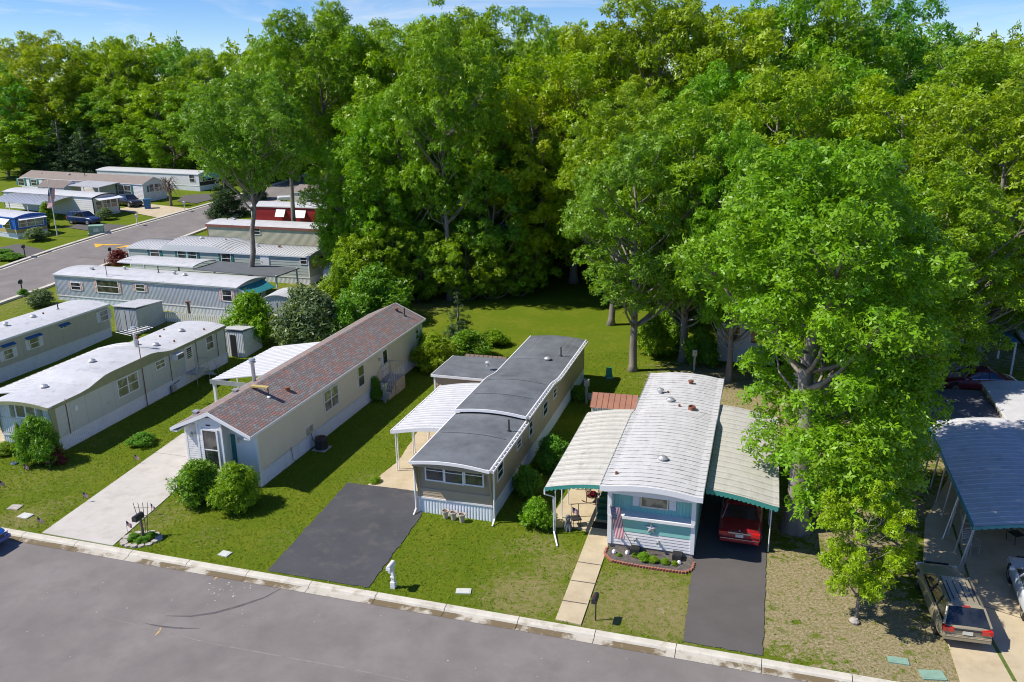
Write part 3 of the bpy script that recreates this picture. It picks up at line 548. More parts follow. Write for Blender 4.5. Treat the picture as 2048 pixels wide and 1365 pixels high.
# ---- teal home with two curved awnings
Cc = Home('mobile_home', 'teal and white mobile home with seamed white roof and a curved awning on each side', (4.2, 33.4), R(17), 3.75, 15.4)
def build_C():
    h = Cc; W, L = h.W, h.L; arch = lambda x: .18*(1-(2*min(max(x, 0), W)/W-1)**2)
    mb = hcore(h, 2.95, TEAL, y0=.4)
    h.wall('R', .55, 3.0, TEAL, 'rib', mb=mb); h.wall('L', .55, 3.0, TEAL, 'rib', mb=mb); h.wall('B', .55, 3.0, TEAL, 'rib', topf=lambda u: 3.0+arch(u), mb=mb)
    h.wall('F', .95, 1.72, TEAL, 'lap', mb=mb, pitch=.3, u0=.05, u1=W-.05); h.wall('F', 1.72, 3.0, TEAL, 'rib', u0=.05, u1=W-.05, y=.42, mb=mb)
    mb.box((.05, .03, .3), (W-.05, .5, 1.72), TEAL); mb.build('wall', h.t)
    ms = MB(); h.wall('F', .25, .93, WSIDE, 'lap', mb=ms, pitch=.14); h.wall('F', -.1, .25, CONCY, 'flat', mb=ms, n0=-.02)
    for sd in 'RLB': h.wall(sd, -.1, .55, WSIDE, 'rib', mb=ms)
    ms.box((0, .01, -.1), (W, .4, .9), WSIDE)
    ms.build('skirting', h.t)
    t = MB()
    for x in (-.04, W-.14): t.box((x, -.06, .25), (x+.18, .03, 1.75), TRIMW); t.box((x, -.16, 1.75), (x+.18, .44, 3.12), TRIMW)
    t.box((.0, -.17, 1.62), (W, .44, 1.75), TRIMW)
    t.box((-.02, -.22, 2.82), (W+.02, -.14, 3.06), TRIMW)
    t.build('front_trim', h.t)
    h.win('F', 1.4, 2.1, 2.5, 2.75, fr=LEADV, gl=GLASSC, y=.42, rail=False, n0=.02)
    h.shut('F', 1.0, 2.05, 1.3, 2.8, WHITE, y=.42, n0=.01); h.shut('F', 2.6, 2.05, 2.9, 2.8, WHITE, y=.42, n0=.01)
    zp = lambda y: .22-.28*bumpf(y, 8.0, 9.4)+.06*bumpf(y, 9.4, 11)
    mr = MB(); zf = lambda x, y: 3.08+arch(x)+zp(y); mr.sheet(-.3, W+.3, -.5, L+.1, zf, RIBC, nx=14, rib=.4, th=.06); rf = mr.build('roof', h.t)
    f = MB()
    for x in (-.33, W+.3):
        k = 40
        for i in range(k):
            a, b = -.5+(L+.6)*i/k, -.5+(L+.6)*(i+1)/k
            f.add([(x, a, zf(x, a)-.22), (x+.03, a, zf(x, a)-.22), (x+.03, a, zf(x, a)+.02), (x, a, zf(x, a)+.02), (x, b, zf(x, b)-.22), (x+.03, b, zf(x, b)-.22), (x+.03, b, zf(x, b)+.02), (x, b, zf(x, b)+.02)], [(0, 1, 2, 3), (7, 6, 5, 4), (0, 4, 5, 1), (1, 5, 6, 2), (2, 6, 7, 3), (3, 7, 4, 0)], GALV)
    for i in range(16):
        a, b = -.33+(W+.66)*i/16, -.33+(W+.66)*(i+1)/16; y = -.54; f.add([(a, y, zf(a, 0)-.26), (b, y, zf(b, 0)-.26), (b, y, zf(b, 0)), (a, y, zf(a, 0)), (a, y+.04, zf(a, 0)-.26), (b, y+.04, zf(b, 0)-.26), (b, y+.04, zf(b, 0)), (a, y+.04, zf(a, 0))], [(0, 1, 2, 3), (7, 6, 5, 4), (0, 4, 5, 1), (3, 2, 6, 7)], TRIMW)
    f.build('fascia', h.t)
    for k, p in (('stub', (1233, 946)), ('dome', (1325, 923)), ('dome', (1341, 797)), ('can', (1321, 780)), ('barrel', (1384, 812)), ('stub', (1359, 807)), ('stub', (1336, 781)), ('rust', (1382, 763))):
        x, y = h.top(*p, 3.4); h.vent(rf, k, x, y, zf(x, y))
    # left awning, scalloped teal valance, thin posts, gutter pipe
    za = lambda x, y: 2.55+.42*math.sin(min(1, max(0, (x+2.95)/2.7))*math.pi*.5)-.04*(y/9)
    aw = MB(); aw.sheet(-2.95, -.34, .1, 9.6, za, RIBD, nx=12, rib=.6, th=.05, rh=.015); aw.box((-3.02, .1, 2.28), (-2.95, 9.6, 2.44), GALV); awn = aw.build('awning', h.t)
    v = MB(); scal(v, -2.95, -.1, .06, lambda x: za(x, 0), .14, TEALD, 14); v.build('valance', awn)
    for i, y in enumerate((.7, 2.0, 3.4, 5.0, 7.0, 9.0)): p = MB(); p.tube([(-2.62, y, 0), (-2.62, y, 2.6)], .03, TRIMW, 6); p.build('post', awn)
    p = MB(); p.tube([(-2.98, .12, 2.4), (-2.98, .1, 2.2), (-2.64, .42, 1.95), (-2.64, .5, .15), (-2.2, -.6, .04)], .04, TRIMW, 6); p.build('downspout', awn)
    # right carport roof
    zc = lambda x, y: 2.42+.45*math.cos(min(1, max(0, (x-W)/3.3))*math.pi*.5)+.05
    cp = MB(); cp.sheet(W+.34, W+3.45, 1.1, 11.6, zc, RIBD, nx=12, rib=.6, th=.05, rh=.012); cr = cp.build('carport_roof', h.t)
    v = MB(); scal(v, W+.34, W+3.42, 1.06, lambda x: zc(x, 0), .17, TEALD, 16)
    v.build('valance', cr)
    for y in (1.5, 4.0, 6.5, 9.0, 11.4): p = MB(); p.tube([(W+3.16, y, 0), (W+3.16, y, 2.45)], .03, TRIMW, 6); p.build('post', cr)
    st = MB() # green entry steps on the left side
    for i in range(4): st.box((-1.0+.0, 2.3+i*.28, -.02), (-.05, 2.58+i*.28, .2+i*.2), TEALD if i % 1 else mat('green_carpet', (.03, .12, .07), .95))
    st.box((-1.0, 3.42, -.02), (-.05, 4.6, .82), MATS['green_carpet']); sp = st.build('entry_steps', h.t); rl = MB()
    for x in (-1.0, -.1): rl.tube([(x, 4.6, 1.7), (x, 3.4, 1.7), (x, 2.3, .95), (x, 2.3, 0)], .02, TRIMW, 5); rl.tube([(x, 3.4, .8), (x, 3.4, 1.7)], .02, TRIMW, 5)
    rl.build('handrail', sp)
    h.door('L', 3.55, .82, 4.4, 2.75, TRIMW)
    h.win('L', 6.0, 1.6, 7.0, 2.4); h.win('R', 5.0, 1.6, 6.0, 2.4)
    sm = MB(); sm.M = h.side('F') # barn star on the front
    pts = []
    for i in range(10): a = R(90+36*i); r = .3 if i % 2 == 0 else .12; pts.append((1.9+r*math.cos(a), .06, 1.27+r*math.sin(a)))
    c = (1.9, .14, 1.27)
    for i in range(10): sm.poly([c, pts[i], pts[(i+1) % 10]], LEADV)
    sm.poly([(p[0], .035, p[2]) for p in pts][::-1], LEADV); sm.build('barn_star', h.t)
    for x in (1.25, 3.1):
        m = MB(); m.box((x-.2, -.42, -.1), (x+.2, -.02, .32), DARKM); m.box((x-.16, -.38, .321), (x+.16, -.06, .33), BLACK); m.build('crawl_vent', h.t)
    for x in (.5, 1.2, 2.2): m = MB(); m.box((x-.05, -.1, .62), (x+.05, -.02, .7), LEADV); m.lathe([(.05, 0), (.07, .1), (0, .1)], (x, -.16, .58), LEADV, 8); m.build('spotlight', h.t)
build_C()
# ---- left homes
D = generic('mobile_home', 'pale grey-green mobile home with olive trim and white roof behind the leafy corner shrub', (-29.95, 45.58), R(15.2), 3.92, 16.9, DHOME, SKIRTW, METR, 'panel', eave=2.95, sk=.82, rise=.2, fascia=OLIVE, over=.1, fb=.22,
            zprof=lambda y: .42*(bumpf(y, 2.2, 4.6)-bumpf(y, 8.3, 10.8)))
def build_D():
    h = D; W, L = h.W, h.L; mb = MB(); h.wall('F', .82, 2.95, RIBW, 'rib', mb=mb, n0=.02)
    mb.M = h.side('F'); mb.box((0, .03, 1.9), (W, .045, 1.93), GALV); mb.build('front_panel', h.t)
    m = MB()
    for x in (-.04, W-.03): m.add([(x, -.02, .82), (x+.07, -.02, .82), (x+.07, -.42, 2.95), (x, -.42, 2.95), (x, .02, 2.95), (x+.07, .02, 2.95)], [(0, 1, 2, 3), (0, 3, 4), (1, 5, 2), (4, 3, 2, 5)], OLIVE)
    arch = lambda x: 2.95+.2*(1-(2*min(max(x, 0), W)/W-1)**2)
    m.sheet(-.1, W+.1, -.45, -.1, lambda x, y: arch(x), METR, nx=12, ny=1, th=.08)
    for i in range(14):
        a, b = -.1+(W+.2)*i/14, -.1+(W+.2)*(i+1)/14; m.add([(a, -.48, arch(a)-.2), (b, -.48, arch(b)-.2), (b, -.48, arch(b)), (a, -.48, arch(a)), (a, -.44, arch(a)-.2), (b, -.44, arch(b)-.2), (b, -.44, arch(b)), (a, -.44, arch(a))], [(0, 1, 2, 3), (7, 6, 5, 4), (3, 2, 6, 7), (0, 4, 5, 1)], OLIVE)
    m.build('front_hood', h.t)
    h.win('F', 1.35, 2.05, 2.65, 2.75, rail=False, cols=2, gl=GLASSC, n0=.02, t=.1); h.shut('F', .9, 2.0, 1.18, 2.8, OLIVE, n0=.03); h.shut('F', 2.85, 2.0, 3.12, 2.8, OLIVE, n0=.03)
    for p0, p1, kw in (((237, 798), (273, 742), dict(cols=2)), ((311, 742), (328, 716), {}), ((413, 703), (424, 668), {})): h.wpx('R', p0, p1, gl=GLASSC, **kw)
    h.door('R', 12.0, .9, 12.8, 2.75, CREAM, slats=True)
    m = MB(); m.M = h.side('R'); m.box((10.6, .02, 2.2), (11.35, .45, 2.62), WHITE); m.box((10.65, .45, 2.24), (11.3, .47, 2.58), GALV)
    for i in range(8): m.box((10.66+i*.08, .47, 2.26), (10.69+i*.08, .485, 2.56), DARKM)
    m.build('air_conditioner', h.t)
    for u in (.9, 10.3, 13.3, 15.8): m = MB(); m.M = h.side('R'); m.box((u-.02, .035, .82), (u+.02, .055, 3.0), RUST); m.build('tie_strap', h.t)
    m = MB(); m.M = h.side('R'); m.box((1.5, .02, 2.0), (1.75, .05, 2.3), WHITE); m.build('access_panel', h.t)
    m = MB(); m.M = h.side('R'); m.box((11.7, .1, .8), (13.2, 1.0, .88), GALV)
    for u in (11.75, 13.15): m.tube([(u, .95, -.1), (u, .95, 1.6)], .022, LEADV, 5)
    m.tube([(11.75, .95, 1.6), (13.15, .95, 1.6), (13.15, .1, 1.6)], .022, LEADV, 5); m.tube([(13.15, .95, 1.6), (13.9, .95, 1.2), (14.3, .95, .1)], .022, LEADV, 5)
    for i in range(9): m.tube([(11.75+i*.17, .95, .88), (11.75+i*.17, .95, 1.6)], .012, LEADV, 4)
    for i in range(3): m.box((13.25+.25*i, .15, .55-.22*i), (13.5+.25*i, .95, .6-.22*i), GALV)
    m.build('entry_steps', h.t)
    m = MB(); m.M = h.side('R')
    m.tube([(7.5, .08, 0), (7.5, .08, 5.3)], .03, RUST, 6); m.tube([(7.5, .08, 5.2), (6.6, -.2, 5.25)], .02, LEADV, 4); m.tube([(7.5, .08, 5.2), (8.4, .35, 5.25)], .02, LEADV, 4)
    for i in range(8): a = -1+i*.28; l = .75-.05*i; c = Vector((7.5+a*.9, .08+a*.28, 5.25)); m.tube([c+Vector((-l*.3, l, 0)), c+Vector((l*.3, -l, 0))], .012, LEADV, 4)
    m.tube([(7.4, .05, 4.75), (7.6, .05, 4.75)], .09, RUST, 6); m.build('tv_antenna', h.t)
    m = MB(); m.M = h.side('R'); m.tube([(9.9, .1, -.05), (9.9, .15, .6), (10.2, .3, .7), (10.7, .3, .75)], .03, DARKM, 5); m.box((9.95, .1, .15), (10.25, .35, .55), LEADV); m.build('gas_meter', h.t)
    for k, x, y in (('dome', 1.6, 1.9), ('dome', 1.9, 5.6), ('stack', 2.0, 9.6), ('dome', 2.6, 10.8), ('can', 1.2, 10.6), ('stub', 1.6, 12.6), ('dome', 2.2, 14.2), ('stub', 3.2, 12.0), ('stub', 3.4, 15.2), ('stub', .5, 14.5)):
        h.vent(h.roof, k, x, y, h.zf(x, y))
    aw = MB(); za = lambda x, y: 2.2+.6*math.sin(min(1, max(0, (x+3.2)/3.1))*math.pi*.5)
    aw.sheet(-3.2, -.12, 1.5, 12.0, za, METR, nx=10, rib=.5, th=.05); aw.box((-3.25, 1.45, 2.05), (-3.19, 12, 2.22), OLIVE); awn = aw.build('awning', h.t)
    for y in (1.7, 4.5, 7.5, 10.5): p = MB(); post(p, -3.1, y, -.1, 2.15, TRIMW); p.build('post', awn)
build_D()
ea = P(214.6, 605.7, 2.85+.3)
_az = R(17); E_ = generic('mobile_home', 'greige mobile home with pale blue shutters cut off by the left edge of the photo', (ea.x-4.0*math.cos(_az)-(-.2)*math.sin(_az)-17.6*math.sin(_az), ea.y+4.0*math.sin(_az)-17.6*math.cos(_az)), _az, 4.0, 17.5, EHOME, SKIRTW, METR, 'panel', eave=2.8, sk=.75, rise=.2, z=.25)
for p0, p1 in (((9, 722), (24, 695)), ((60, 700), (76, 672)), ((200, 645), (214, 618))): E_.wpx('R', p0, p1, shut=WHITE, sw=.3, gl=GLASSC)
E_.wpx('R', (119, 660), (132, 648), rail=False, cols=2)
for k, y in (('can', 9.5), ('dome', 12), ('pipe', 14.5), ('stub', 13), ('can', 8)): E_.vent(E_.roof, k, 1.9, y, E_.zf(1.9, y))
def AW(h, sd, p0, p1, mt, drop=.35, out=.6):      # small window hood
    a = h.pick(sd, *p0); b = h.pick(sd, *p1); m = MB(); m.M = h.side(sd); u0, u1 = sorted((a[0], b[0])); z = max(a[1], b[1])
    m.add([(u0, .02, z), (u1, .02, z), (u1, out, z-drop), (u0, out, z-drop), (u0, .02, z-.04), (u1, .02, z-.04), (u1, out, z-drop-.05), (u0, out, z-drop-.05)], [(0, 1, 2, 3), (7, 6, 5, 4), (3, 2, 6, 7), (0, 3, 7, 4), (1, 5, 6, 2)], mt)
    return m.build('window_hood', h.t)
AW(E_, 'R', (0, 692), (26, 684), AWNB, .12, .3); AW(E_, 'R', (49, 676), (80, 668), AWNB, .12, .3); AW(E_, 'R', (116, 651), (136, 644), AWNB, .12, .3)
def bg(px, h_, az, W, L, **k):   # FL corner = near right eave corner of a home whose long side faces the road
    p = G(px[0], px[1], h_); return (p.x, p.y)
AZL = R(-72)
F_ = generic('mobile_home', 'grey corrugated mobile home with striped shutters and a broad roof antenna', bg((472, 573), 2.95, 0, 0, 0), R(-71), 4.2, 20.6, CORR, SKIRTW, METR, 'rib', eave=2.85, sk=.8, rise=.28, fascia=GALV)
PINK = mat('pink_shutter', (.62, .40, .33), .5, .4, 5)
for p0, p1 in (((144, 580), (161, 565.6)), ((196, 585), (236, 562)), ((273, 583), (289.5, 569)), ((446.4, 602.6), (463.4, 580))): F_.wpx('L', p0, p1, shut=PINK, sw=.25)
F_.wpx('L', (311, 569), (327.5, 563), rail=False)
for k, x, y in (('can', 2.6, 14.5), ('can', 2, 8.2), ('dome', 1.8, 6.9), ('pipe', 2.2, 10.2), ('box', 1.6, 17.5)): F_.vent(F_.roof, k, x, y, F_.zf(x, y))
m = MB(); m.tube([(.2, 14.4, 1.2), (.2, 14.4, 4.6)], .03, RUST, 5); m.tube([(.2, 11.2, 4.7), (.2, 14.4, 4.5), (.2, 17.4, 4.6)], .012, RUST, 4); m.tube([(.2, 12.4, 4.4), (.2, 14.4, 4.1), (.2, 16, 4.4)], .01, RUST, 4)
for i in range(14): y = 11.3+i*.45; m.tube([(-.1, y, 4.62), (.5, y, 4.62)], .006, RUST, 4)
m.build('tv_antenna', F_.t)
m = MB(); m.M = F_.side('F'); m.add([(.2, .03, 2.75), (3.9, .03, 2.75), (3.9, 1.3, 2.1), (.2, 1.3, 2.1), (.2, 1.3, 2.06), (3.9, 1.3, 2.06)], [(0, 1, 2, 3), (3, 2, 5, 4)], AWNT); m.add([(.2, .03, 2.75), (.2, 1.3, 2.1), (.2, .03, 2.1)], [(0, 1, 2)], WHITE); m.build('window_hood', F_.t)
F_.win('F', .8, 1.3, 2.1, 2.4, cols=2); F_.win('F', 2.6, 1.3, 3.4, 2.4)
m = MB()   # raised far-side porch roof of the corrugated home
m.sheet(4.3, 8.2, -1.2, 8, lambda x, y: 3.0+.02*y, DGREY, nx=2, th=.1); m.sheet(4.3, 7.8, 8, 17, lambda x, y: 3.25+.3*(1-((x-6)/2.2)**2), METR, nx=8, ny=2, th=.1); pr = m.build('porch_roof', F_.t)
for x, y in ((8, -1), (4.6, -1), (8, 3.5), (7.6, 8.2), (7.6, 12.5), (7.6, 16.8)): p = MB(); post(p, x, y, -.2, 3.0, TRIMW, .06); p.build('post', pr)
G_ = generic('mobile_home', 'sage green mobile home with dark teal shutters and a ribbed white roof', bg((616, 511), 3.05, 0, 0, 0), R(-72.5), 5.0, 21.8, SAGE, SKIRTW, RIBA, 'lap', eave=2.95, sk=.75, rise=.3, rib=.38, pitch=.3,
             zprof=lambda y: .55*(bumpf(y, 8.5, 11.5)-bumpf(y, 17.0, 17.3)))
for p0, p1, kw in (((302, 514), (318, 497), {}), ((357, 518), (372.5, 500), {}), ((376, 520), (392.6, 501), {}), ((444.6, 530), (461, 505), {})): G_.wpx('L', p0, p1, shut=GSH, sw=.3)
G_.wpx('L', (601, 529), (614, 513.6)); a = G_.pick('L', 524.6, 541.5); b = G_.pick('L', 537.5, 512); G_.door('L', b[0], a[1], a[0], b[1], TRIMW, lite=False)
for u in (.5, 2.0, 3.4): G_.win('F', u, 1.6, u+.9, 2.5, fr=YELT)
for k, y in (('can', 7.2), ('rust', 4.6), ('dome', 14), ('stub', 11)): G_.vent(G_.roof, k, 2.2, y, G_.zf(2.2, y))
H_ = generic('mobile_home', 'cream ribbed mobile home with red-brown trim band behind the sage home', bg((700, 459.5), 2.95, 0, 0, 0), R(-71), 4.0, 19.5, CREAMW, SKIRTW, METR, 'rib', eave=2.85, sk=.75, rise=.28, fascia=REDT, fb=.3)
H_.wpx('L', (502, 469), (520, 456)); H_.wpx('L', (668, 478), (684, 464))
H_.vent(H_.roof, 'stub', 2, 18, H_.zf(2, 18)); H_.vent(H_.roof, 'dome', 2, 17, H_.zf(2, 17))
I_ = generic('mobile_home', 'red-sided mobile home with white window hoods and white roof', bg((690, 415), 2.95, 0, 0, 0), R(-74), 4.0, 13.8, REDS, SKIRTW, METR, 'rib', eave=2.85, sk=.7, rise=.28, fascia=TRIMW)
for p0, p1 in (((553, 419), (571, 419)), ((590, 421), (612, 421)), ((667, 424), (682, 424))): AW(I_, 'L', p0, p1, WHITE, .9, .6)
K_ = generic('mobile_home', 'long brown-roofed white mobile home with green shutters and arched end windows', bg((284, 367), 2.95, 0, 0, 0), R(-62), 4.3, 30, WSIDE, SKIRTW, BRSH, 'lap', eave=2.85, sk=.5, gable=.9, rise=0)
for p0, p1 in (((38, 371), (48, 358)), ((64, 372), (73, 360)), ((90, 366), (99, 360)), ((123, 374), (133, 362)), ((238, 393), (261, 371))): K_.wpx('L', p0, p1, shut=GSH, sw=.45, cols=2 if p0[0] > 200 else 1)
for u in (1.2, 2.2): K_.win('F', u, 1.5, u+.75, 2.6, t=.05)
for u in (.75, 3.1): K_.shut('F', u, 1.5, u+.3, 2.5, GSH)
m = MB(); m.sheet(-3.8, -.15, 5, 12.5, lambda x, y: 2.55+.1*(x+3.8), METR, nx=2, rib=.5, th=.1); pr = m.build('porch_roof', K_.t)
for y in (5.2, 8.8, 12.3): p = MB(); post(p, -3.7, y, -.1, 2.5, TRIMW, .06); p.build('post', pr)
for k, y in (('stub', 26), ('pipe', 15), ('can', 19)): K_.vent(K_.roof, k, 1.3, y, K_.zf(1.3, y))
L_ = generic('mobile_home', 'white mobile home with a round blue front awning behind the brown-roofed home', bg((396, 347), 2.95, 0, 0, 0), R(-64), 4.4, 24, WHITE, SKIRTW, METR, 'rib', eave=2.85, sk=.9, rise=.3)
m = MB(); m.M = L_.side('F'); m.sheet(.3, 4.1, .03, 1.5, lambda x, y: 2.8-.5*y*y/1.5+.15*(1-((x-2.2)/1.9)**2), AWNB, nx=8, ny=6, th=.05); m.M = None; m.build('awning', L_.t)
m = MB(); m.M = L_.side('F'); m.box((.1, .02, .9), (4.3, .04, 1.5), DARKM); m.build('lower_band', L_.t); L_.win('F', .8, 1.6, 3.6, 2.3, cols=3); L_.win('L', .9, 1.5, 2.0, 2.6)
M_ = generic('mobile_home', 'white lap-sided mobile home with dark curved gable and a grey carport beside the navy car', bg((184, 394), 2.95, 0, 0, 0), R(-63), 4.2, 20, WSIDE, SKIRTW, METR, 'lap', eave=2.85, sk=.5, rise=.35, fascia=DARKM, fb=.05, pitch=.3)
M_.win('F', .4, 1.1, 1.3, 2.2); M_.win('F', 1.6, 1.2, 2.7, 2.3, cols=2); M_.win('F', 2.9, 1.2, 3.8, 2.3)
m = MB(); m.M = M_.side('F'); m.add([(.2, .03, 2.75), (4.1, .03, 2.75), (4.2, 1.2, 2.45), (.1, 1.2, 2.45), (.1, 1.2, 2.4), (4.2, 1.2, 2.4)], [(0, 1, 2, 3), (3, 2, 5, 4)], WHITE); m.build('window_hood', M_.t)
m = MB(); za = lambda x, y: 2.1+.7*math.sin(min(1, (x+4.2)/4.1)*math.pi/2); m.sheet(-4.2, -.1, 4.2, 17, za, GALV, nx=10, rib=.8, th=.06); cr = m.build('carport_roof', M_.t)
for y in (4.4, 8.5, 12.6, 16.8): p = MB(); post(p, -4.05, y, -.2, 2.1, TRIMW, .05); p.build('post', cr)
N_ = generic('mobile_home', 'bright blue mobile home with mustard band and white window awnings at the left edge', bg((28, 434), 2.85, 0, 0, 0), R(-60), 4.0, 14, BLUES, SKIRTW, METR, 'rib', eave=2.75, sk=.7, rise=.3, fascia=BLUES, fb=.1)
m = MB()
for sd in 'FL': m.M = N_.side(sd); m.box((0, .02, .75), ((4.0 if sd == 'F' else 14), .045, 1.2), YELT)
m.build('mustard_band', N_.t); N_.win('F', .4, 1.45, 3.6, 2.3, cols=3, gl=GLASSC); m = MB(); m.M = N_.side('F'); m.add([(.3, .03, 2.6), (3.7, .03, 2.6), (3.8, .8, 2.4), (.2, .8, 2.4)], [(0, 1, 2, 3)], WHITE); m.add([(.2, .8, 2.36), (3.8, .8, 2.36), (3.7, .03, 2.5), (.3, .03, 2.5)], [(0, 1, 2, 3)], WHITE); m.build('window_hood', N_.t)
N_.win('L', 1.2, 1.3, 2.8, 2.2); m = MB(); m.M = N_.side('L'); m.add([(1.0, .03, 2.5), (3.0, .03, 2.5), (3.0, .8, 1.9), (1.0, .8, 1.9)], [(0, 1, 2, 3)], WHITE); m.add([(1.0, .8, 1.87), (3.0, .8, 1.87), (3.0, .03, 2.45), (1.0, .03, 2.45)], [(0, 1, 2, 3)], WHITE); m.build('window_hood', N_.t)
J_ = generic('house', 'grey house with charcoal shingle roof far behind the road bend', bg((585, 309), 3.0, 0, 0, 0), R(-76), 6.5, 24, SAGE, SKIRTW, GRSH, 'lap', eave=2.9, sk=.4, gable=1.5, rise=0, cat='house') if False else generic('house', 'grey house with charcoal shingle roof far behind the road bend', bg((585, 309), 3.0, 0, 0, 0), R(-76), 6.5, 24, WSIDE, SKIRTW, GRSH, 'lap', eave=2.9, sk=.4, gable=1.5, rise=0)
J_.t['category'] = 'house'; J_.win('L', 2, 1.2, 3, 2.4); J_.win('L', 9, 1.2, 10.2, 2.4); J_.win('L', 16, 1.2, 17.2, 2.4)
Q_ = generic('mobile_home', 'mobile home with brown shingle roof glimpsed between trees beyond the white pickup', bg((690, 385), 2.9, 0, 0, 0), R(-76), 4.5, 8, CREAM, SKIRTW, BRSH, 'lap', eave=2.85, sk=.5, gable=.8, rise=0)
Q_.win('L', 2, 1.2, 3, 2.4, cols=2); Q_.win('L', 5, 1.2, 6, 2.4)
# ---- right side homes, mostly behind trees
def rpos(px): p = G(*px); return (p.x, p.y)
P1 = generic('mobile_home', 'pale blue-grey mobile home behind the big oak with a dark front window', rpos((1432, 722)), R(17), 4.2, 17, RIBW, SKIRTW, METR, 'lap', eave=2.9, sk=.7, rise=.25, pitch=.25)
P1.win('F', .5, 1.7, 1.6, 2.7, cols=2); P1.win('F', 2.4, 1.6, 3.6, 2.5); P1.win('L', 4, 1.4, 5, 2.4); P1.win('L', 9, 1.4, 10, 2.4)
P2 = generic('mobile_home', 'white mobile home with blue side panels hidden behind the big oak trunk', rpos((1585, 772)), R(17), 4.0, 16, WSIDE, SKIRTW, METR, 'lap', eave=2.9, sk=.7, rise=.25)
P2.win('F', 1.2, 1.5, 2.8, 2.5, cols=2); P2.win('L', 2, 1.4, 3.2, 2.4, gl=GLASS)
P3 = generic('mobile_home', 'brown-roofed pale mobile home glimpsed through the trees beyond the lawn', rpos((1330, 560)), R(105), 4.2, 16, WSIDE, SKIRTW, BROWNR, 'lap', eave=2.9, sk=.7, gable=.8, rise=0)
for u in (2, 6, 10): P3.win('R', u, 1.4, u+1.2, 2.4)
P5 = generic('mobile_home', 'white mobile home with blue awning beyond the maroon car', rpos((1800, 735)), R(17), 4.2, 14, WHITE, SKIRTW, METR, 'rib', eave=2.9, sk=.7, rise=.25)
P5.win('F', 1.2, 1.5, 2.8, 2.5, cols=2)
m = MB(); m.sheet(4.3, 7.4, 0, 8, lambda x, y: 2.4+.4*math.cos((x-4.3)/3.1*1.5), AWNB, nx=8, ny=2, th=.05); pr = m.build('awning', P5.t)
for y in (.2, 4, 7.8): p = MB(); post(p, 7.2, y, 0, 2.45, TRIMW, .06); p.build('post', pr)
O_ = generic('mobile_home', 'cream mobile home with a big sagging metal carport at the right edge of the photo', (23.35, 31.95), R(17), 4.2, 15, CREAM, SKIRTW, METR, 'panel', eave=2.9, sk=.7, rise=.22)
def build_O():
    h = O_; m = MB(); m.box((-4.07, 9.93, -.1), (-.1, 14.4, 2.2), CREAM); m.box((-4.12, 9.88, -.1), (-4.0, 10.0, 2.2), TEALD); m.M = h.side('F', 9.9)
    for k in range(12): z = .05+k*.18; m.poly([(-4.0, .012, z), (-.1, .012, z), (-.1, 0, z+.18), (-4.0, 0, z+.18)], CREAM)
    m.M = None; m.build('side_room', h.t); m = MB(); m.sheet(-4.25, -.1, 9.7, 14.6, lambda x, y: 2.35+.04*(x+4.2), GRSH, nx=2, th=.1); m.build('side_room_roof', h.t)
    h.win('F', -2.6, 1.3, -1.6, 1.9, y=9.9, n0=.01, rail=False, fr=AWNT)
    za = lambda x, y: 2.35+.55*math.sin(min(1, max(0, (x+3.85)/3.7))*math.pi/2)-.12*math.sin(y*.5)*0
    m = MB(); m.sheet(-3.85, -.15, -2.5, 9.2, za, METR, nx=12, rib=.45, th=.05); m.box((-3.9, -2.55, 2.2), (-3.84, 9.2, 2.36), AWNT); cr = m.build('carport_roof', h.t)
    v = MB(); scal(v, -3.85, -.15, -2.54, lambda x: za(x, 0), .12, AWNT, 14); v.build('valance', cr)
    for y in (-2.1, -.6, 1.0, 2.6, 4.2, 5.8, 7.6): p = MB(); p.tube([(-3.95+.0, y, 0), (-3.7, y-.0, 2.4)], .04, LEADV, 6); p.build('post', cr)
    for y in (-2.1, 1.0): p = MB(); p.tube([(-4.25, y-.5, 0), (-3.7, y, 2.35)], .035, LEADV, 6); p.build('post', cr)
build_O()
for sp in ((15.2, 17.4),): pass
# ------------------------------------------------------------------ ground, road, paving
def inpoly(X, Y, poly):
    ins = np.zeros(len(X), bool); n = len(poly); j = n-1
    for i in range(n):
        xi, yi = poly[i]; xj, yj = poly[j]; c = ((yi > Y) != (yj > Y)) & (X < (xj-xi)*(Y-yi)/((yj-yi) if yj != yi else 1e-9)+xi); ins ^= c; j = i
    return ins
K0 = G(220, 1092.8); K1 = G(1560, 1323.9); kd = (K1-K0); kd.z = 0; kd.normalize(); kn = Vector((-kd.y, kd.x, 0))   # kerb line and its inward normal
if kn.y < 0: kn = -kn
def kpt(s, t, z=0): p = K0+kd*s+kn*t; return Vector((p.x, p.y, z))
def pix(pts): return [(G(*p).x, G(*p).y) for p in pts]
PAV = {}
PAV['B'] = pix([(84, 1067), (226, 1092.5), (348, 985), (400, 935), (372, 868), (365, 868)])
PAV['A'] = pix([(535.4, 1142.6), (695, 966.5), (838, 984), (843, 1032), (737, 1177)])
PAV['padA'] = pix([(735, 971), (838, 984), (900, 900), (950, 800), (880, 790), (848, 845), (795, 925)])
PAV['walk'] = pix([(1110.7, 1241), (1161.7, 1251.8), (1216, 1093.6), (1222, 1066), (1179.3, 1063.7)])
PAV['patio'] = pix([(1098, 1040), (1130, 1052), (1180, 1066), (1234, 1072), (1335, 830), (1246, 826), (1152, 965)])
PAV['C'] = pix([(1366.4, 1283.5), (1386.8, 1114), (1450, 820), (1515, 825), (1533, 1111), (1525, 1313)])
PAV['O'] = pix([(1925, 1380), (1880, 1240), (1845, 1140), (1850, 1040), (1895, 960), (1905, 900), (2048, 880), (2300, 1100), (2250, 1440)])
PAV['D'] = pix([(-60, 900), (22, 893), (8, 835), (-10, 800), (-90, 800)])
NEARB = [('lush', 1.)]
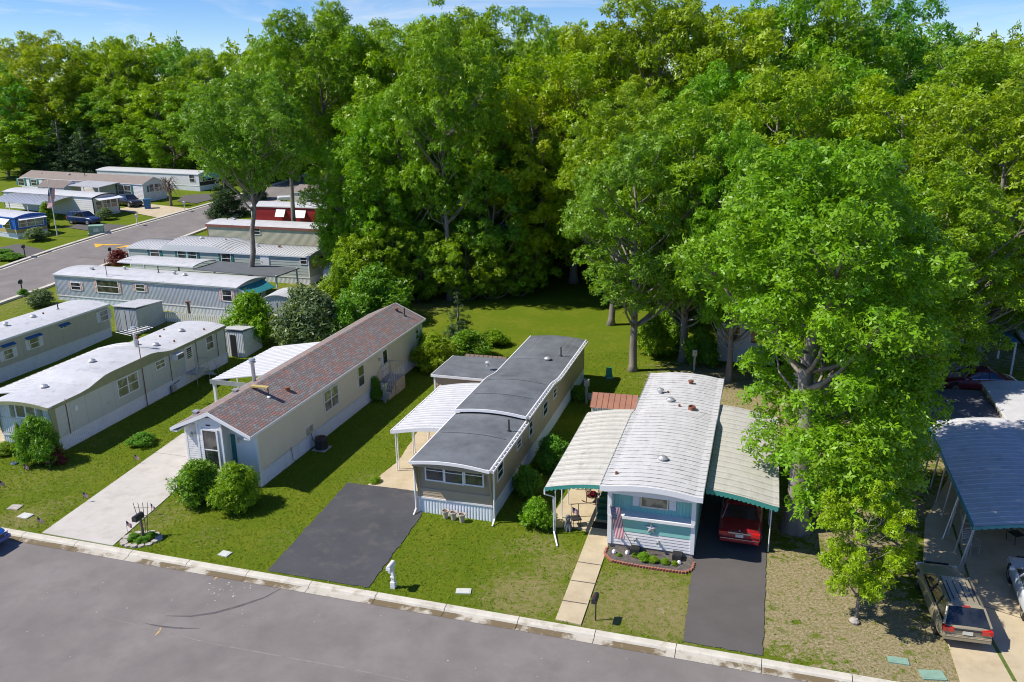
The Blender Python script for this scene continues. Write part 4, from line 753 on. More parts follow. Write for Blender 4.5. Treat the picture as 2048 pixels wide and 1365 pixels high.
# dryness / bare-soil masks are real ground cover, stored per ground vertex
def world_blobs(lst): return [(*pix([(x, y)])[0], r, v) for x, y, r, v in lst]
DRY = world_blobs([(1050, 1190, 2.2, .9), (1120, 1130, 1.6, .8), (1290, 1200, 3.0, .95), (1200, 1230, 1.6, .9), (1340, 1240, 1.8, 1), (1080, 1090, 1.4, .7), (330, 1030, 1.8, .6), (300, 1050, 1.3, .6), (60, 960, 3, .45), (150, 950, 2.6, .4), (40, 1040, 1.6, .8),
                   (480, 650, 6, .8), (300, 640, 4, .8), (40, 600, 5, .6), (850, 600, 5, .8), (620, 580, 4, .9), (1200, 700, 5, .25), (1300, 760, 4, .3), (20, 620, 5, .5), (1600, 790, 6, .9), (1450, 770, 5, .9), (560, 355, 8, .6), (200, 480, 6, .3), (740, 960, 1.4, .5), (560, 1080, 1.6, .35), (880, 1120, 1.4, .3), (200, 880, 1.8, .4), (420, 1070, 1.5, .45), (700, 900, 1.6, .25), (1010, 1100, 1.2, .5), (110, 1010, 1.5, .55), (1180, 1180, 1, .8), (1260, 1170, 1.6, .9)])
SOIL = world_blobs([(1640, 1180, 4.2, 1), (1760, 1270, 4, 1), (1580, 1250, 2.6, .9), (1680, 1050, 4, .9), (1800, 1000, 4, .8), (1560, 1120, 1.8, .8), (1420, 760, 5, .9), (1500, 800, 6, .9), (1640, 860, 6, .95), (1750, 780, 8, .9), (1900, 900, 6, .8), (1830, 1330, 3, 1), (1330, 1215, 1.2, .5), (1160, 1045, .8, .6), (1080, 1180, .7, .5),
                    (740, 520, 9, .5), (1000, 480, 9, .7), (1200, 450, 9, .7), (600, 600, 3, .5), (1900, 1350, 3, 1), (1960, 700, 6, .8), (1440, 500, 10, .9)])
def sampl(bl, X, Y):
    v = np.zeros(len(X))
    for x, y, r, q in bl: v = np.maximum(v, q*np.clip(1.45-np.hypot(X-x, Y-y)/r, 0, 1))
    return v
def ground():
    S = np.concatenate([np.arange(-900, -120, 60), np.arange(-120, -30, 4), np.arange(-30, 40, .5), np.arange(40, 120, 4), np.arange(120, 900, 60)])
    T = np.concatenate([np.array([-60, -30, -12, -.03]), np.arange(0, 46, .5), np.arange(46, 120, 3), np.arange(120, 300, 12), np.arange(300, 1500, 80)])
    SS, TT = np.meshgrid(S, T); X = K0.x+kd.x*SS+kn.x*TT; Y = K0.y+kd.y*SS+kn.y*TT
    Z = np.where(Y < 62, 0, np.where(Y < 202, .05*(Y-62), 7+.012*(Y-202))); Z = np.where(TT < -.01, -.4, Z)
    me = bpy.data.meshes.new('ground'); nv = X.size; ns = len(S)
    vs = np.stack([X.ravel(), Y.ravel(), Z.ravel()], 1)
    i, j = np.meshgrid(np.arange(len(T)-1), np.arange(ns-1), indexing='ij'); a = (i*ns+j).ravel(); fs = np.stack([a, a+1, a+ns+1, a+ns], 1)
    me.from_pydata(vs.tolist(), [], fs.tolist())
    for nm, bl in (('dry', DRY), ('soil', SOIL)):
        at = me.attributes.new(nm, 'FLOAT', 'POINT'); at.data.foreach_set('value', sampl(bl, X.ravel(), Y.ravel()).astype(np.float32))
    me.materials.append(ground_mat()); o = bpy.data.objects.new('ground', me); COL.objects.link(o); o['kind'] = 'structure'
def ground_mat():
    m = bpy.data.materials.new('lawn'); m.use_nodes = True; n = m.node_tree.nodes; l = m.node_tree.links; b = n['Principled BSDF']; b.inputs['Roughness'].default_value = .95; b.inputs['Specular IOR Level'].default_value = .1
    t = n.new('ShaderNodeTexCoord')
    def noise(sc, det=6, ro=.65):
        z = n.new('ShaderNodeTexNoise'); z.inputs['Scale'].default_value = sc; z.inputs['Detail'].default_value = det; z.inputs['Roughness'].default_value = ro; l.new(t.outputs['Object'], z.inputs[0]); return z.outputs[0]
    def ramp(src, els):
        r = n.new('ShaderNodeValToRGB'); e = r.color_ramp.elements; e[0].position, e[0].color = els[0][0], (*els[0][1], 1); e[1].position, e[1].color = els[1][0], (*els[1][1], 1)
        for p, c in els[2:]: q = e.new(p); q.color = (*c, 1)
        l.new(src, r.inputs[0]); return r.outputs[0]
    def mth(op, a, b_):
        q = n.new('ShaderNodeMath'); q.operation = op
        for k, v in ((0, a), (1, b_)):
            if isinstance(v, (int, float)): q.inputs[k].default_value = v
            else: l.new(v, q.inputs[k])
        return q.outputs[0]
    def mix(f, a, b_):
        x = n.new('ShaderNodeMixRGB'); l.new(f, x.inputs[0]); l.new(a, x.inputs[1]); l.new(b_, x.inputs[2]); return x.outputs[0]
    fine = noise(22, 8, .8); mid = noise(2.2, 6); big = noise(.35, 4)
    lush = ramp(fine, [(.3, (.060, .100, .005)), (.7, (.165, .235, .016)), (.5, (.11, .165, .008))])
    lush2 = ramp(fine, [(.3, (.11, .12, .008)), (.7, (.27, .28, .035)), (.5, (.185, .205, .016))])
    dry = ramp(fine, [(.3, (.13, .12, .035)), (.7, (.40, .33, .16)), (.5, (.26, .225, .09))])
    soil = ramp(noise(9, 9, .8), [(.32, (.10, .085, .035)), (.68, (.56, .46, .33)), (.5, (.31, .255, .14)), (.42, (.19, .185, .06))])
    f1 = n.new('ShaderNodeMapRange'); f1.inputs[1].default_value = .46; f1.inputs[2].default_value = .72; l.new(mth('ADD', mth('MULTIPLY', big, .6), mth('MULTIPLY', mid, .4)), f1.inputs[0])
    c = mix(f1.outputs[0], lush, lush2)
    for nm, colr, lo, hi in (('dry', dry, .30, .80), ('soil', soil, .40, .62)):
        a = n.new('ShaderNodeAttribute'); a.attribute_name = nm
        v = mth('ADD', mth('MULTIPLY', a.outputs['Fac'], .75), mth('MULTIPLY', mth('SUBTRACT', noise(3.5 if nm == 'dry' else 2.0, 9, .75), .5), 2.6))
        r = n.new('ShaderNodeMapRange'); r.inputs[1].default_value = lo; r.inputs[2].default_value = hi; l.new(v, r.inputs[0]); gate = n.new('ShaderNodeMapRange'); gate.inputs[1].default_value = .02; gate.inputs[2].default_value = .15; l.new(a.outputs['Fac'], gate.inputs[0])
        c = mix(mth('MULTIPLY', r.outputs[0], gate.outputs[0]), c, colr)
    l.new(c, b.inputs['Base Color'])
    bp = n.new('ShaderNodeBump'); bp.inputs['Strength'].default_value = .9; bp.inputs['Distance'].default_value = .06; l.new(fine, bp.inputs['Height']); l.new(bp.outputs[0], b.inputs['Normal'])
    return m
ground()
def flat(name, poly, mt, h=.02, kind='structure', sub=0):
    m = MB(); m.poly([(x, y, gz(y)+h) for x, y in poly], mt); o = m.build(name); 
    if kind: o['kind'] = kind
    return o
def ragged(poly, amp=.035, step=.22):
    out = []; rg = random.Random(4)
    for (x0, y0), (x1, y1) in zip(poly, poly[1:]+poly[:1]):
        L_ = math.hypot(x1-x0, y1-y0); k = max(1, int(L_/step)); nx_, ny_ = -(y1-y0)/L_, (x1-x0)/L_
        for i in range(k): d = 0 if i == 0 else rg.gauss(0, amp)*.6; out.append((x0+(x1-x0)*i/k+nx_*d, y0+(y1-y0)*i/k+ny_*d))
    return out
def slab(name, poly, mt, h=.03):
    if 'asphalt' in name or 'pad' in name: poly = ragged(poly)
    m = MB(); m.prism(poly, -.1, h, mt); o = m.build(name); o['kind'] = 'structure'; return o
slab('concrete_driveway', PAV['B'], CONC, .035); slab('asphalt_driveway', PAV['A'], ASPD, .03); slab('concrete_pad', PAV['padA'], CONCY, .024); slab('footpath', PAV['walk'], CONCY, .05)
slab('patio', PAV['patio'], CONCY, .042); slab('asphalt_driveway', PAV['C'], ASPC, .034); slab('concrete_driveway', PAV['O'], CONCY, .03); slab('concrete_driveway', PAV['D'], CONCY, .03)
m = MB()   # footpath joints, driveway cracks
def groove(a, b, h, wd=.03, mt=None): 
    a = G(*a); b = G(*b); d = (b-a).normalized(); q = Vector((-d.y, d.x, 0))*wd; m.poly([(a-q+Vector((0, 0, h))), (a+q+Vector((0, 0, h))), (b+q+Vector((0, 0, h))), (b-q+Vector((0, 0, h)))], mt or MULCH)
for a, b in (((1156, 1126), (1203, 1133)), ((1142, 1163), (1191, 1170)), ((1124, 1203), (1174, 1211))): groove(a, b, .054)
GRN = mat('crack_weeds', (.09, .14, .02), .9, .4, 9)
groove((1905, 1050), (1965, 1250), .034, .05, GRN); groove((1965, 1250), (2030, 1365), .034, .07, GRN); groove((1860, 1180), (2048, 1240), .036, .02)
groove((300, 905), (372, 915), .039, .012); m.build('paving_joints')['kind'] = 'structure'
# near road, gutter pan and kerb
m = MB(); m.poly([kpt(-200, -60, -.13), kpt(200, -60, -.13), kpt(200, -.62, -.13), kpt(-200, -.62, -.13)], ASPH); rd = m.build('road'); rd['kind'] = 'structure'
m = MB(); s_ = -200
while s_ < 200:
    e_ = s_+3.05; a, b = s_+.012, e_-.012
    pr = [(0, .012), (-.22, .008), (-.30, -.03), (-.34, -.10)]
    for (t0, z0), (t1, z1) in zip(pr[:-1], pr[1:]): m.poly([kpt(a, t0, z0), kpt(a, t1, z1), kpt(b, t1, z1), kpt(b, t0, z0)], CURB)
    m.poly([kpt(a, 0, -.1), kpt(a, 0, .012), kpt(b, 0, .012), kpt(b, 0, -.1)], CURB)
    m.poly([kpt(a, -.34, -.10), kpt(a, -.68, -.118), kpt(b, -.68, -.118), kpt(b, -.34, -.10)], GUT)
    s_ = e_
m.poly([kpt(-200, -.001, -.15), kpt(200, -.001, -.15), kpt(200, -.63, -.15), kpt(-200, -.63, -.15)], MULCH)
m.build('kerb')['kind'] = 'structure'
SKID = mat('tyre_marks', (.10, .094, .094), .9, .3, 3)
m = MB()
def stroke(pts, wd, mt, z=-.126):
    q = [G(*p) for p in pts]; q = [P(p[0], p[1], z) for p in pts]; k = len(q)
    for i in range(k-1):
        d = (q[i+1]-q[i]).normalized(); n_ = Vector((-d.y, d.x, 0)); w0 = wd*math.sin(math.pi*(i+.3)/(k-.4)); w1 = wd*math.sin(math.pi*(i+1.3)/(k-.4)) if i < k-2 else .01
        m.poly([q[i]-n_*w0, q[i]+n_*w0, q[i+1]+n_*w1, q[i+1]-n_*w1], mt)
stroke([(330, 1232), (380, 1233), (430, 1226), (480, 1212), (530, 1195), (575, 1170)], .07, SKID)
stroke([(290, 1247), (310, 1251), (330, 1254), (350, 1256), (370, 1257), (400, 1257)], .05, SKID)
random.seed(5)
PALE = mat('paint_spots', (.5, .5, .48), .8, .1)
for i in range(26):
    p = P(random.gauss(445, 22), random.gauss(1178, 9), -.126); r = random.uniform(.01, .045); m.poly([p+Vector((r*math.cos(a)*random.uniform(.5, 1.6), r*math.sin(a)*random.uniform(.5, 1.3), 0)) for a in (0, 1, 2, 3, 4, 5)], PALE)
for i in range(60):
    p = P(random.uniform(20, 2000), random.uniform(1150, 1360), -.126)
    if (p-kpt(0, -.7)).dot(kn) < -.3: r = random.uniform(.01, .03); m.poly([p+Vector((r*math.cos(a)*random.uniform(.5, 1.9), r*math.sin(a), 0)) for a in (0, 1.2, 2.4, 3.6, 4.8)], PALE)
CHALK = mat('survey_paint', (.5, .34, .14), .8, .2)
for a, b in (((428, 1160), (436, 1148)), ((310, 1272), (322, 1255)), ((1480, 1330), (1481, 1342))): stroke([a, ((a[0]+b[0])/2+2, (a[1]+b[1])/2), b], .05, CHALK)
stroke([(200, 1232), (420, 1287), (700, 1338), (1000, 1400)], .035, mat('paving_seam', (.225, .205, .195), .9, .2, 3))
m.build('road_markings')['kind'] = 'structure'
# background road with kerbs, following the slope
def ribbon(name, edge0, edge1, mt, h, n=40, hs=None):
    def res(pts):
        q = [G(*p) for p in pts]; L_ = [0]
        for a, b in zip(q[:-1], q[1:]): L_.append(L_[-1]+(b-a).length)
        out = []
        for i in range(n+1):
            d = L_[-1]*i/n; k = max(j for j in range(len(q)-1) if L_[j] <= d+1e-6) ; f = (d-L_[k])/(L_[k+1]-L_[k]); out.append(q[k].lerp(q[k+1], min(1, f)))
        return out
    a, b = res(edge0), res(edge1); m = MB()
    for i in range(n): m.poly([Vector((p.x, p.y, gz(p.y)+h)) for p in (a[i], a[i+1], b[i+1], b[i])], mt)
    o = m.build(name); o['kind'] = 'structure'; return a, b
FAR = [(-200, 595), (0, 540), (111, 501), (216, 468), (327, 436.5), (427, 408), (520, 380), (599, 355), (700, 330)]
NEAR = [(-200, 680), (16, 601), (87, 577), (230, 523), (340, 485), (440, 447), (520, 412), (640, 384), (800, 350)]
ea_, eb_ = ribbon('road', FAR, NEAR, ASPH, .05, 60)
def kerbline(name, pts, out):
    m = MB(); k = len(pts)
    for i in range(k-1):
        a, b = pts[i], pts[i+1]; d = (b-a); d.z = 0; d.normalize(); q = Vector((-d.y, d.x, 0))*out
        A0, A1, B0, B1 = a, a+q, b, b+q; f = lambda p, h: Vector((p.x, p.y, gz(p.y)+h))
        m.poly([f(A0, .05), f(B0, .05), f(B0, .2), f(A0, .2)], CURB); m.poly([f(A0, .2), f(B0, .2), f(B1, .2), f(A1, .2)], CURB); m.poly([f(A1, .2), f(B1, .2), f(B1, .0), f(A1, .0)], CURB)
        C0, C1 = a-q*.8, b-q*.8; m.poly([f(A0, .062), f(B0, .062), f(C1, .062), f(C0, .062)], CURB)
    m.build(name)['kind'] = 'structure'
kerbline('kerb', ea_, .5); kerbline('kerb', eb_, -.5)
m = MB()
for tri in ([(188, 489), (252, 491), (214, 492.5), (208, 491), (203, 493), (192, 497)], [(230, 498), (254, 491.8), (300, 490), (262, 495)]): m.poly([G(*p)+Vector((0, 0, .075)) for p in tri], YEL)
m.build('speed_hump_marking')['kind'] = 'structure'
for nm, pts, mt in (('asphalt_driveway', [(35, 489), (105, 505), (45, 523), (-40, 505)], ASPC), ('asphalt_driveway', [(128, 455), (170, 447), (262, 452), (212, 468)], ASPC), ('concrete_driveway', [(232, 420), (290, 408), (384, 419), (318, 437)], CONCY), ('asphalt_driveway', [(365, 392), (420, 388), (425, 400), (392, 408), (355, 404)], ASPC), ('concrete_driveway', [(560, 342), (610, 336), (625, 350), (585, 356)], CONC), ('road', [(205, 318), (255, 305), (255, 318), (225, 324)], ASPH)):
    m = MB(); q = [G(*p) for p in pts]; m.poly([Vector((p.x, p.y, gz(p.y)+.07)) for p in q], mt); m.build(nm)['kind'] = 'structure'
rr = [G(1995, 600), G(2070, 700), G(2300, 720), G(2200, 590)]
m = MB(); m.poly([Vector((p.x, p.y, gz(p.y)+.06)) for p in rr], ASPH); m.build('road')['kind'] = 'structure'
kerbline('kerb', [G(1985, 598), G(2010, 622), G(2035, 655), G(2075, 708)], -.45)
# ------------------------------------------------------------------ trees and shrubs
def leaf_arrays(cen, rad, per, size, rng, flat=.8, ros=4, up=.4, wid=.46, lo=-.7):
    # rosettes of pointed leaves over the outer part of each clump
    C_, Rd, n = [], [], []
    for c, r, k in zip(cen, rad, per): C_.append(np.repeat(c[None], k, 0)); Rd.append(np.full(k, r))
    C_ = np.concatenate(C_); Rd = np.concatenate(Rd); K = len(C_)
    d = rng.normal(size=(K, 3)); d /= np.linalg.norm(d, axis=1)[:, None]; fl = d[:, 2] < lo; d[fl, 2] *= -1
    p = C_+d*(Rd*(rng.uniform(.55, 1.12, K)))[:, None]*np.array([1, 1, flat])
    nrm = d*.5+np.array([0, 0, up])+rng.normal(size=(K, 3))*.5; nrm /= np.linalg.norm(nrm, axis=1)[:, None]
    a = np.cross(nrm, rng.normal(size=(K, 3))); a /= np.linalg.norm(a, axis=1)[:, None]; b = np.cross(nrm, a)
    V, rn = [], []
    base = rng.uniform(0, 1, K)
    for j in range(ros):
        th = 2*math.pi*j/ros+rng.uniform(-.4, .4, K); L_ = size*rng.uniform(.7, 1.3, K)
        dr = a*np.cos(th)[:, None]+b*np.sin(th)[:, None]+nrm*rng.uniform(-.45, .25, K)[:, None]; sd_ = np.cross(dr, nrm); sd_ /= np.linalg.norm(sd_, axis=1)[:, None]
        tip = p+dr*L_[:, None]; md = p+dr*(L_*.55)[:, None]; w_ = (L_*wid*.5)[:, None]; dn = nrm*(L_*.10)[:, None]
        V.append(np.stack([p, md+sd_*w_-dn, tip-dn*1.5, md-sd_*w_-dn], 1)); rn.append(np.clip(base*.7+rng.uniform(0, .3, K), 0, 1))
    return np.concatenate(V).reshape(-1, 3), np.concatenate(rn)
def leaf_mesh(name, V, rn, mt):
    n = len(V)//4; me = bpy.data.meshes.new(name); me.vertices.add(4*n); me.loops.add(4*n); me.polygons.add(n)
    me.vertices.foreach_set('co', V.astype(np.float32).ravel()); me.loops.foreach_set('vertex_index', np.arange(4*n, dtype=np.int32)); me.polygons.foreach_set('loop_start', np.arange(0, 4*n, 4, dtype=np.int32))
    me.update(calc_edges=True); at = me.attributes.new('rnd', 'FLOAT', 'FACE'); at.data.foreach_set('value', rn.astype(np.float32)); me.materials.append(mt); return me
def crown_points(rng, n, R_, H_, z0, shape):
    pts, rad = [], []; tries = 0
    while len(pts) < n and tries < n*60:
        tries += 1; d = rng.normal(size=3); d /= np.linalg.norm(d); k = rng.uniform(.3, 1)**.45
        t = .5+.5*d[2]*k
        if shape == 'oak': env = 1-.25*max(0, t-.6)
        elif shape == 'tall': env = .95 if t < .75 else .95
        else: env = 1
        if shape == 'col' and d[2] < .1: q_ = min(1.9, .97/max(.3, math.hypot(d[0], d[1]))); d = np.array([d[0]*q_, d[1]*q_, d[2]])
        az = math.atan2(d[1], d[0]); lob = 1+.16*math.sin(3*az+n)+.10*math.sin(5*az+2.1*n+5*t)
        p = np.array([d[0]*R_*k*env*lob, d[1]*R_*k*env*lob, z0+(H_-z0)*t]); r = R_*rng.uniform(.13, .26)*(1.05-.25*t)
        p[2] = min(p[2], H_-r*.5)
        if all(np.linalg.norm((p-q)*np.array([1, 1, 1.1])) > .55*(r+s) for q, s in zip(pts[-400:], rad[-400:])): pts.append(p); rad.append(r)
    return pts, rad
def make_tree(seed, H_, R_, cb, n, size, dens, mt, shape='oak', trunk=.35, limbs=True, keep=None, lmin=None, skip=2):
    rng = np.random.default_rng(seed); z0 = H_*cb; pts, rad = crown_points(rng, n, R_, H_, z0, shape)
    if keep: q_ = [(p, r) for p, r in zip(pts, rad) if keep(p)]; pts, rad = [p for p, r in q_], [r for p, r in q_]
    ar = size*size*.25; per = [int(min(5000, dens*6*r*r/(5*ar))) for r in rad]
    V, rn = leaf_arrays(pts, rad, per, size, rng)
    me = leaf_mesh('crown', V, rn, mt)
    pts0, rad0 = pts, rad; tb = MB(); ht = H_*.82; k = 8; wob = [Vector((rng.normal()*.012*H_*(i/k), rng.normal()*.012*H_*(i/k), ht*i/k)) for i in range(k+1)]; wob[0] = Vector((0, 0, -.3))
    rs = [trunk*(1.45 if i == 0 else 1)*(1-.82*i/k) for i in range(k+1)]; w1 = wob[0].lerp(wob[1], .35); tb.tube([wob[0], w1]+wob[1:], [rs[0]*1.15, rs[1]*1.12]+rs[1:], BARK, 10)
    def tp(z):
        i = min(k-1, max(0, int(z/ht*k))); f = min(1, max(0, z/ht*k-i)); return wob[i].lerp(wob[i+1], f), rs[i]*(1-f)+rs[i+1]*f
    for ii, (p, r) in enumerate(zip(pts, rad)):
        if not limbs: break
        if ii % skip: continue
        hd = math.hypot(p[0], p[1]); zs = max((lmin or z0*.75), p[2]-hd*rng.uniform(.5, .95)-r*.4); zs = min(zs, ht*.97); a, ra = tp(zs); b = Vector(p)
        if hd < R_*.2 and p[2] > ht: continue
        mid = a.lerp(b, .5)+Vector((rng.normal()*.05*R_, rng.normal()*.05*R_, -.06*R_)); r0 = min(ra*.55, .015+.019*(b-a).length)
        tb.tube([a, a.lerp(mid, .5)+Vector((0, 0, -.02*R_)), mid, mid.lerp(b, .5)+Vector((rng.normal()*.1, rng.normal()*.1, .08*r)), b+Vector((0, 0, r*.4))], [r0, r0*.8, r0*.62, r0*.42, r0*.14], BARK, 5)
        for q in range(3):
            e = b+Vector((rng.normal()*r*.55, rng.normal()*r*.55, rng.uniform(-.2, .6)*r)); tb.tube([mid.lerp(b, .6), e], [r0*.3, r0*.08], BARK, 4)
    o = tb.build('trunk', smooth=True); tm = o.data; bpy.data.objects.remove(o); return (me, tm, H_, R_)
def make_conifer(seed, H_, R_, mt, size=.3, dens=1., cb=.05):
    rng = np.random.default_rng(seed); pts, rad = [], []; z = H_*cb
    while z < H_*.97:
        f = 1-z/H_; rr = R_*f**.8; k = max(3, int(rr*5))
        for i in range(k):
            a = rng.uniform(0, 6.28); q = rr*rng.uniform(.35, 1); pts.append(np.array([q*math.cos(a), q*math.sin(a), z-.15*q+rng.normal()*.15])); rad.append(max(.18, R_*.24*(f+.25)))
        z += H_*.045
    ar = size*size*.16; per = [int(dens*4*r*r/(5*ar)) for r in rad]; V, rn = leaf_arrays(pts, rad, per, size, rng, flat=.5, wid=.28, up=.4)
    tb = MB(); tb.tube([(0, 0, -.2), (0, 0, H_*.5), (0, 0, H_*.95)], [R_*.09, R_*.06, .02], BARK, 8); o = tb.build('trunk', smooth=True); tm = o.data; bpy.data.objects.remove(o)
    return (leaf_mesh('crown', V, rn, mt), tm, H_, R_)
def make_bush(seed, R_, H_, mt, size=.14, n=22, dens=1.3, shape='round'):
    rng = np.random.default_rng(seed); pts, rad = [], []
    for i in range(n):
        a = rng.uniform(0, 6.28); t = rng.uniform(0, 1); z = H_*(.18+.68*t)
        q = R_*(1-t*.98)*.8*rng.uniform(.5, 1) if shape == 'cone' else R_*math.sqrt(max(.05, 1-(t*1.1)**2))*rng.uniform(.25, .75)
        pts.append(np.array([q*math.cos(a), q*math.sin(a), z])); rad.append(R_*rng.uniform(.24, .42)*(1-.4*t if shape == 'cone' else 1))
    ar = size*size*.25; per = [int(dens*6*r*r/(5*ar)) for r in rad]; V, rn = leaf_arrays(pts, rad, per, size, rng, flat=.9, lo=-1)
    tb = MB()
    for i in range(9):
        p = Vector(pts[i % len(pts)]); tb.tube([(rng.normal()*.06, rng.normal()*.06, -.1), (p.x*.4, p.y*.4, p.z*.5), p], [.03*R_, .022*R_, .008], BARK, 4)
    o = tb.build('stem', smooth=True); tm = o.data; bpy.data.objects.remove(o)
    return (leaf_mesh('foliage', V, rn, mt), tm, H_, R_)
def place(pr, x, y, h, r, name, label, cat, group=None, rot=None, lean=None, zoff=0, names=('crown', 'trunk')):
    me, tm, H_, R_ = pr; t = thing(name, label, cat, (x, y, gz(y)+zoff), rot if rot is not None else random.uniform(0, 6.28), group); t.scale = (r/R_, r/R_, h/H_)
    if lean: t.rotation_euler.x, t.rotation_euler.y = lean
    for nm, d in zip(names, (me, tm)): o = bpy.data.objects.new(nm, d); COL.objects.link(o); o.parent = t
    return t
random.seed(11)
OAKN = make_tree(3, 17.5, 4.9, .12, 270, .20, 1.5, LF_OAK, 'col', .5, keep=lambda p: (p[2] > 3.6 and p[0] > -1.5) or p[0] > 1 or p[2] > 8.0-.8*p[0], lmin=4.6, skip=4)
OAKM = [make_tree(21, 20, 6.0, .18, 125, 0.28, 1.4, LF_OAK, 'oak', .36), make_tree(22, 22, 5.8, .12, 125, 0.28, 1.4, LF_OAK, 'tall', .34), make_tree(23, 22, 6.2, .12, 125, 0.29, 1.4, LF_YEL, 'tall', .36), make_tree(24, 18, 5.2, .26, 105, 0.26, 1.4, LF_DARK, 'oak', .32), make_tree(27, 20, 6.0, .10, 135, 0.28, 1.4, LF_BRT, 'oak', .34)]
TRK = make_tree(26, 22, 5.6, .32, 105, 0.27, 1.4, LF_OAK, 'tall', .34)
MAPLE = make_tree(28, 20, 5.6, .50, 120, .24, 1.3, LF_DARK, 'oak', .32); HIGH = make_tree(29, 22, 6.2, .40, 130, .26, 1.3, LF_OAK, 'tall', .36); UND = [make_tree(34, 9, 3.9, .02, 80, .28, 1.2, LF_OAK, 'oak', .12), make_tree(35, 9, 3.9, .04, 80, .28, 1.2, LF_BRT, 'oak', .12)]
FART = [make_tree(31, 20, 6.5, .08, 110, .42, 1.2, LF_OAK, 'oak', .3), make_tree(32, 22, 6.5, .10, 110, .42, 1.2, LF_YEL, 'tall', .3), make_tree(33, 18, 6.2, .08, 100, .42, 1.2, LF_DARK, 'oak', .3)]
CON = make_conifer(41, 12, 3.6, LF_BLUE, .42); CED = make_conifer(42, 5, 1.7, LF_BLUE, .2)
BU = [make_bush(51, 1.2, 1.9, LF_DARK, .10, 44, 1.7), make_bush(52, 1.2, 1.8, LF_OAK, .10, 44, 1.6), make_bush(53, 1.2, 2.0, LF_GREY, .12, 40, 1.5), make_bush(54, 1.1, 1.6, LF_DARK, .10, 34, 1.6)]
TOPI = make_bush(55, .9, 3.0, LF_OAK, .09, 46, 1.5, 'cone'); REDB = make_bush(56, 1., 1.2, LF_RED, .14); SAPL = make_tree(57, 5.2, 1.75, .16, 60, .11, 2.2, LF_YEL, 'tall', .07)
TIE = 'tall trees of the wood behind the homes'
def tree_at(px, D_, ytop, r, kind, label, group=None, ymid=None, name='oak_tree', pr=None, lean=None, cat='tree'):
    ymid = ymid if ymid is not None else ytop+150
    d = ray(px, ymid); x = d.x/d.y*D_; d2 = ray(px, ytop); z = CAMH+d2.z/d2.y*D_; h = z-gz(D_)+.0
    return place(pr or OAKM[kind], x, D_, h, r, name, label, cat, group, lean=lean)
def tree_on(bx, by, ytop, r, label, pr, name='oak_tree', lean=None, group=None, cat='tree', rot=None):
    b = G(bx, by); d2 = ray(bx, ytop); z = CAMH+d2.z/d2.y*b.y; return place(pr, b.x, b.y, z-b.z, r, name, label, cat, group, lean=lean, rot=rot)
tree_on(1590, 1058, 280, 5.5, 'big oak with a flared grey trunk beside the teal home\'s right carport', OAKN, rot=0, lean=(0, .0))
tree_on(1265, 742, 262, 4.9, 'dark green tree with one straight bare trunk on the back lawn behind the copper-roofed shed', OAKM[3])
tree_on(1365, 722, 190, 5.2, 'tree with a pale twin-limbed trunk behind the teal home\'s roof', OAKM[0])
tree_on(1222, 650, 170, 4.6, 'leaning tree on the back lawn left of the straight bare trunk', TRK, lean=(0, .07))
tree_on(900, 600, 40, 5.0, 'tall tree whose thin trunk stands at the left edge of the shady back lawn', TRK)
tree_on(500, 588, 150, 5.4, 'bare-trunked tree leaning left between the corrugated and the sage home', MAPLE, lean=(0, -.13), name='maple_tree')
G1 = 'trees crowding the right side behind the big oak'
for i, (px, D_, yt, r, k) in enumerate(((1480, 55, 250, 3.6, 0), (1700, 50, 240, 5.2, 4), (1885, 49, 330, 5.0, 0), (2010, 56, 170, 6.2, 0), (1560, 66, 90, 6.4, 4), (1800, 64, 120, 6.6, 2), (1680, 74, 120, 6.5, 0), (1420, 72, 130, 5.6, 0), (1940, 72, 70, 6.8, 1), (2090, 70, 90, 7, 2), (1330, 70, 180, 4.6, 4), (1760, 60, 420, 4.6, 3))):
    tree_at(px, D_, yt, r, k, ['leafy oak in the crowd of trees right of the big oak', 'leafy oak in the crowd of trees right of the big oak', 'yellow-green tree in the crowd of trees right of the big oak', 'dark shaded tree low in the crowd right of the big oak', 'bright green oak in the crowd of trees right of the big oak'][k], G1+(' ' + ['', '', '(yellow-green)', '(dark)', '(bright)'][k] if k > 1 else ''))
for px, D_, yt, r, k in ((1690, 56, 380, 4.5, 4), (1800, 53, 450, 4, 0), (1960, 60, 380, 5, 4), (1610, 60, 300, 4.6, 0), (1500, 64, 330, 4.4, 4), (1880, 64, 300, 5, 0), (2040, 66, 380, 5, 0), (1770, 45, 480, 3.7, 0)):
    tree_at(px, D_, yt, r, k, {0: 'lower leafy oak filling the gaps right of the big oak', 4: 'lower bright green tree filling the gaps right of the big oak'}[k], 'lower trees right of the big oak - '+('oaks', '', '', '', 'bright')[k])
for px, D_, yt, r, k in ((725, 80, 210, 4.8, 4), (800, 80, 170, 5.0, 0), (950, 81, 190, 4.8, 0), (1010, 85, 160, 5.2, 1), (850, 83, 260, 4.6, 4), (1290, 78, 200, 4.8, 0)):
    tree_at(px, D_, yt, r, k, {0: 'green oak in the front rank of the wood behind the tan home', 1: 'slim green tree in the front rank of the wood behind the tan home', 4: 'bright green tree in the front rank of the wood behind the tan home'}[k], 'front rank of the wood behind the tan home - '+('oaks', 'slim', '', '', 'bright')[k])
G2 = 'tall trees of the wood behind the homes'
TL = {0: 'tall green oak in the dense wood behind the homes', 1: 'tall green tree in the dense wood behind the homes', 2: 'tall yellow-green tree in the dense wood behind the homes', 3: 'dark shaded tree under the dense wood behind the lawn', 4: 'tall bright green tree in the dense wood behind the homes'}
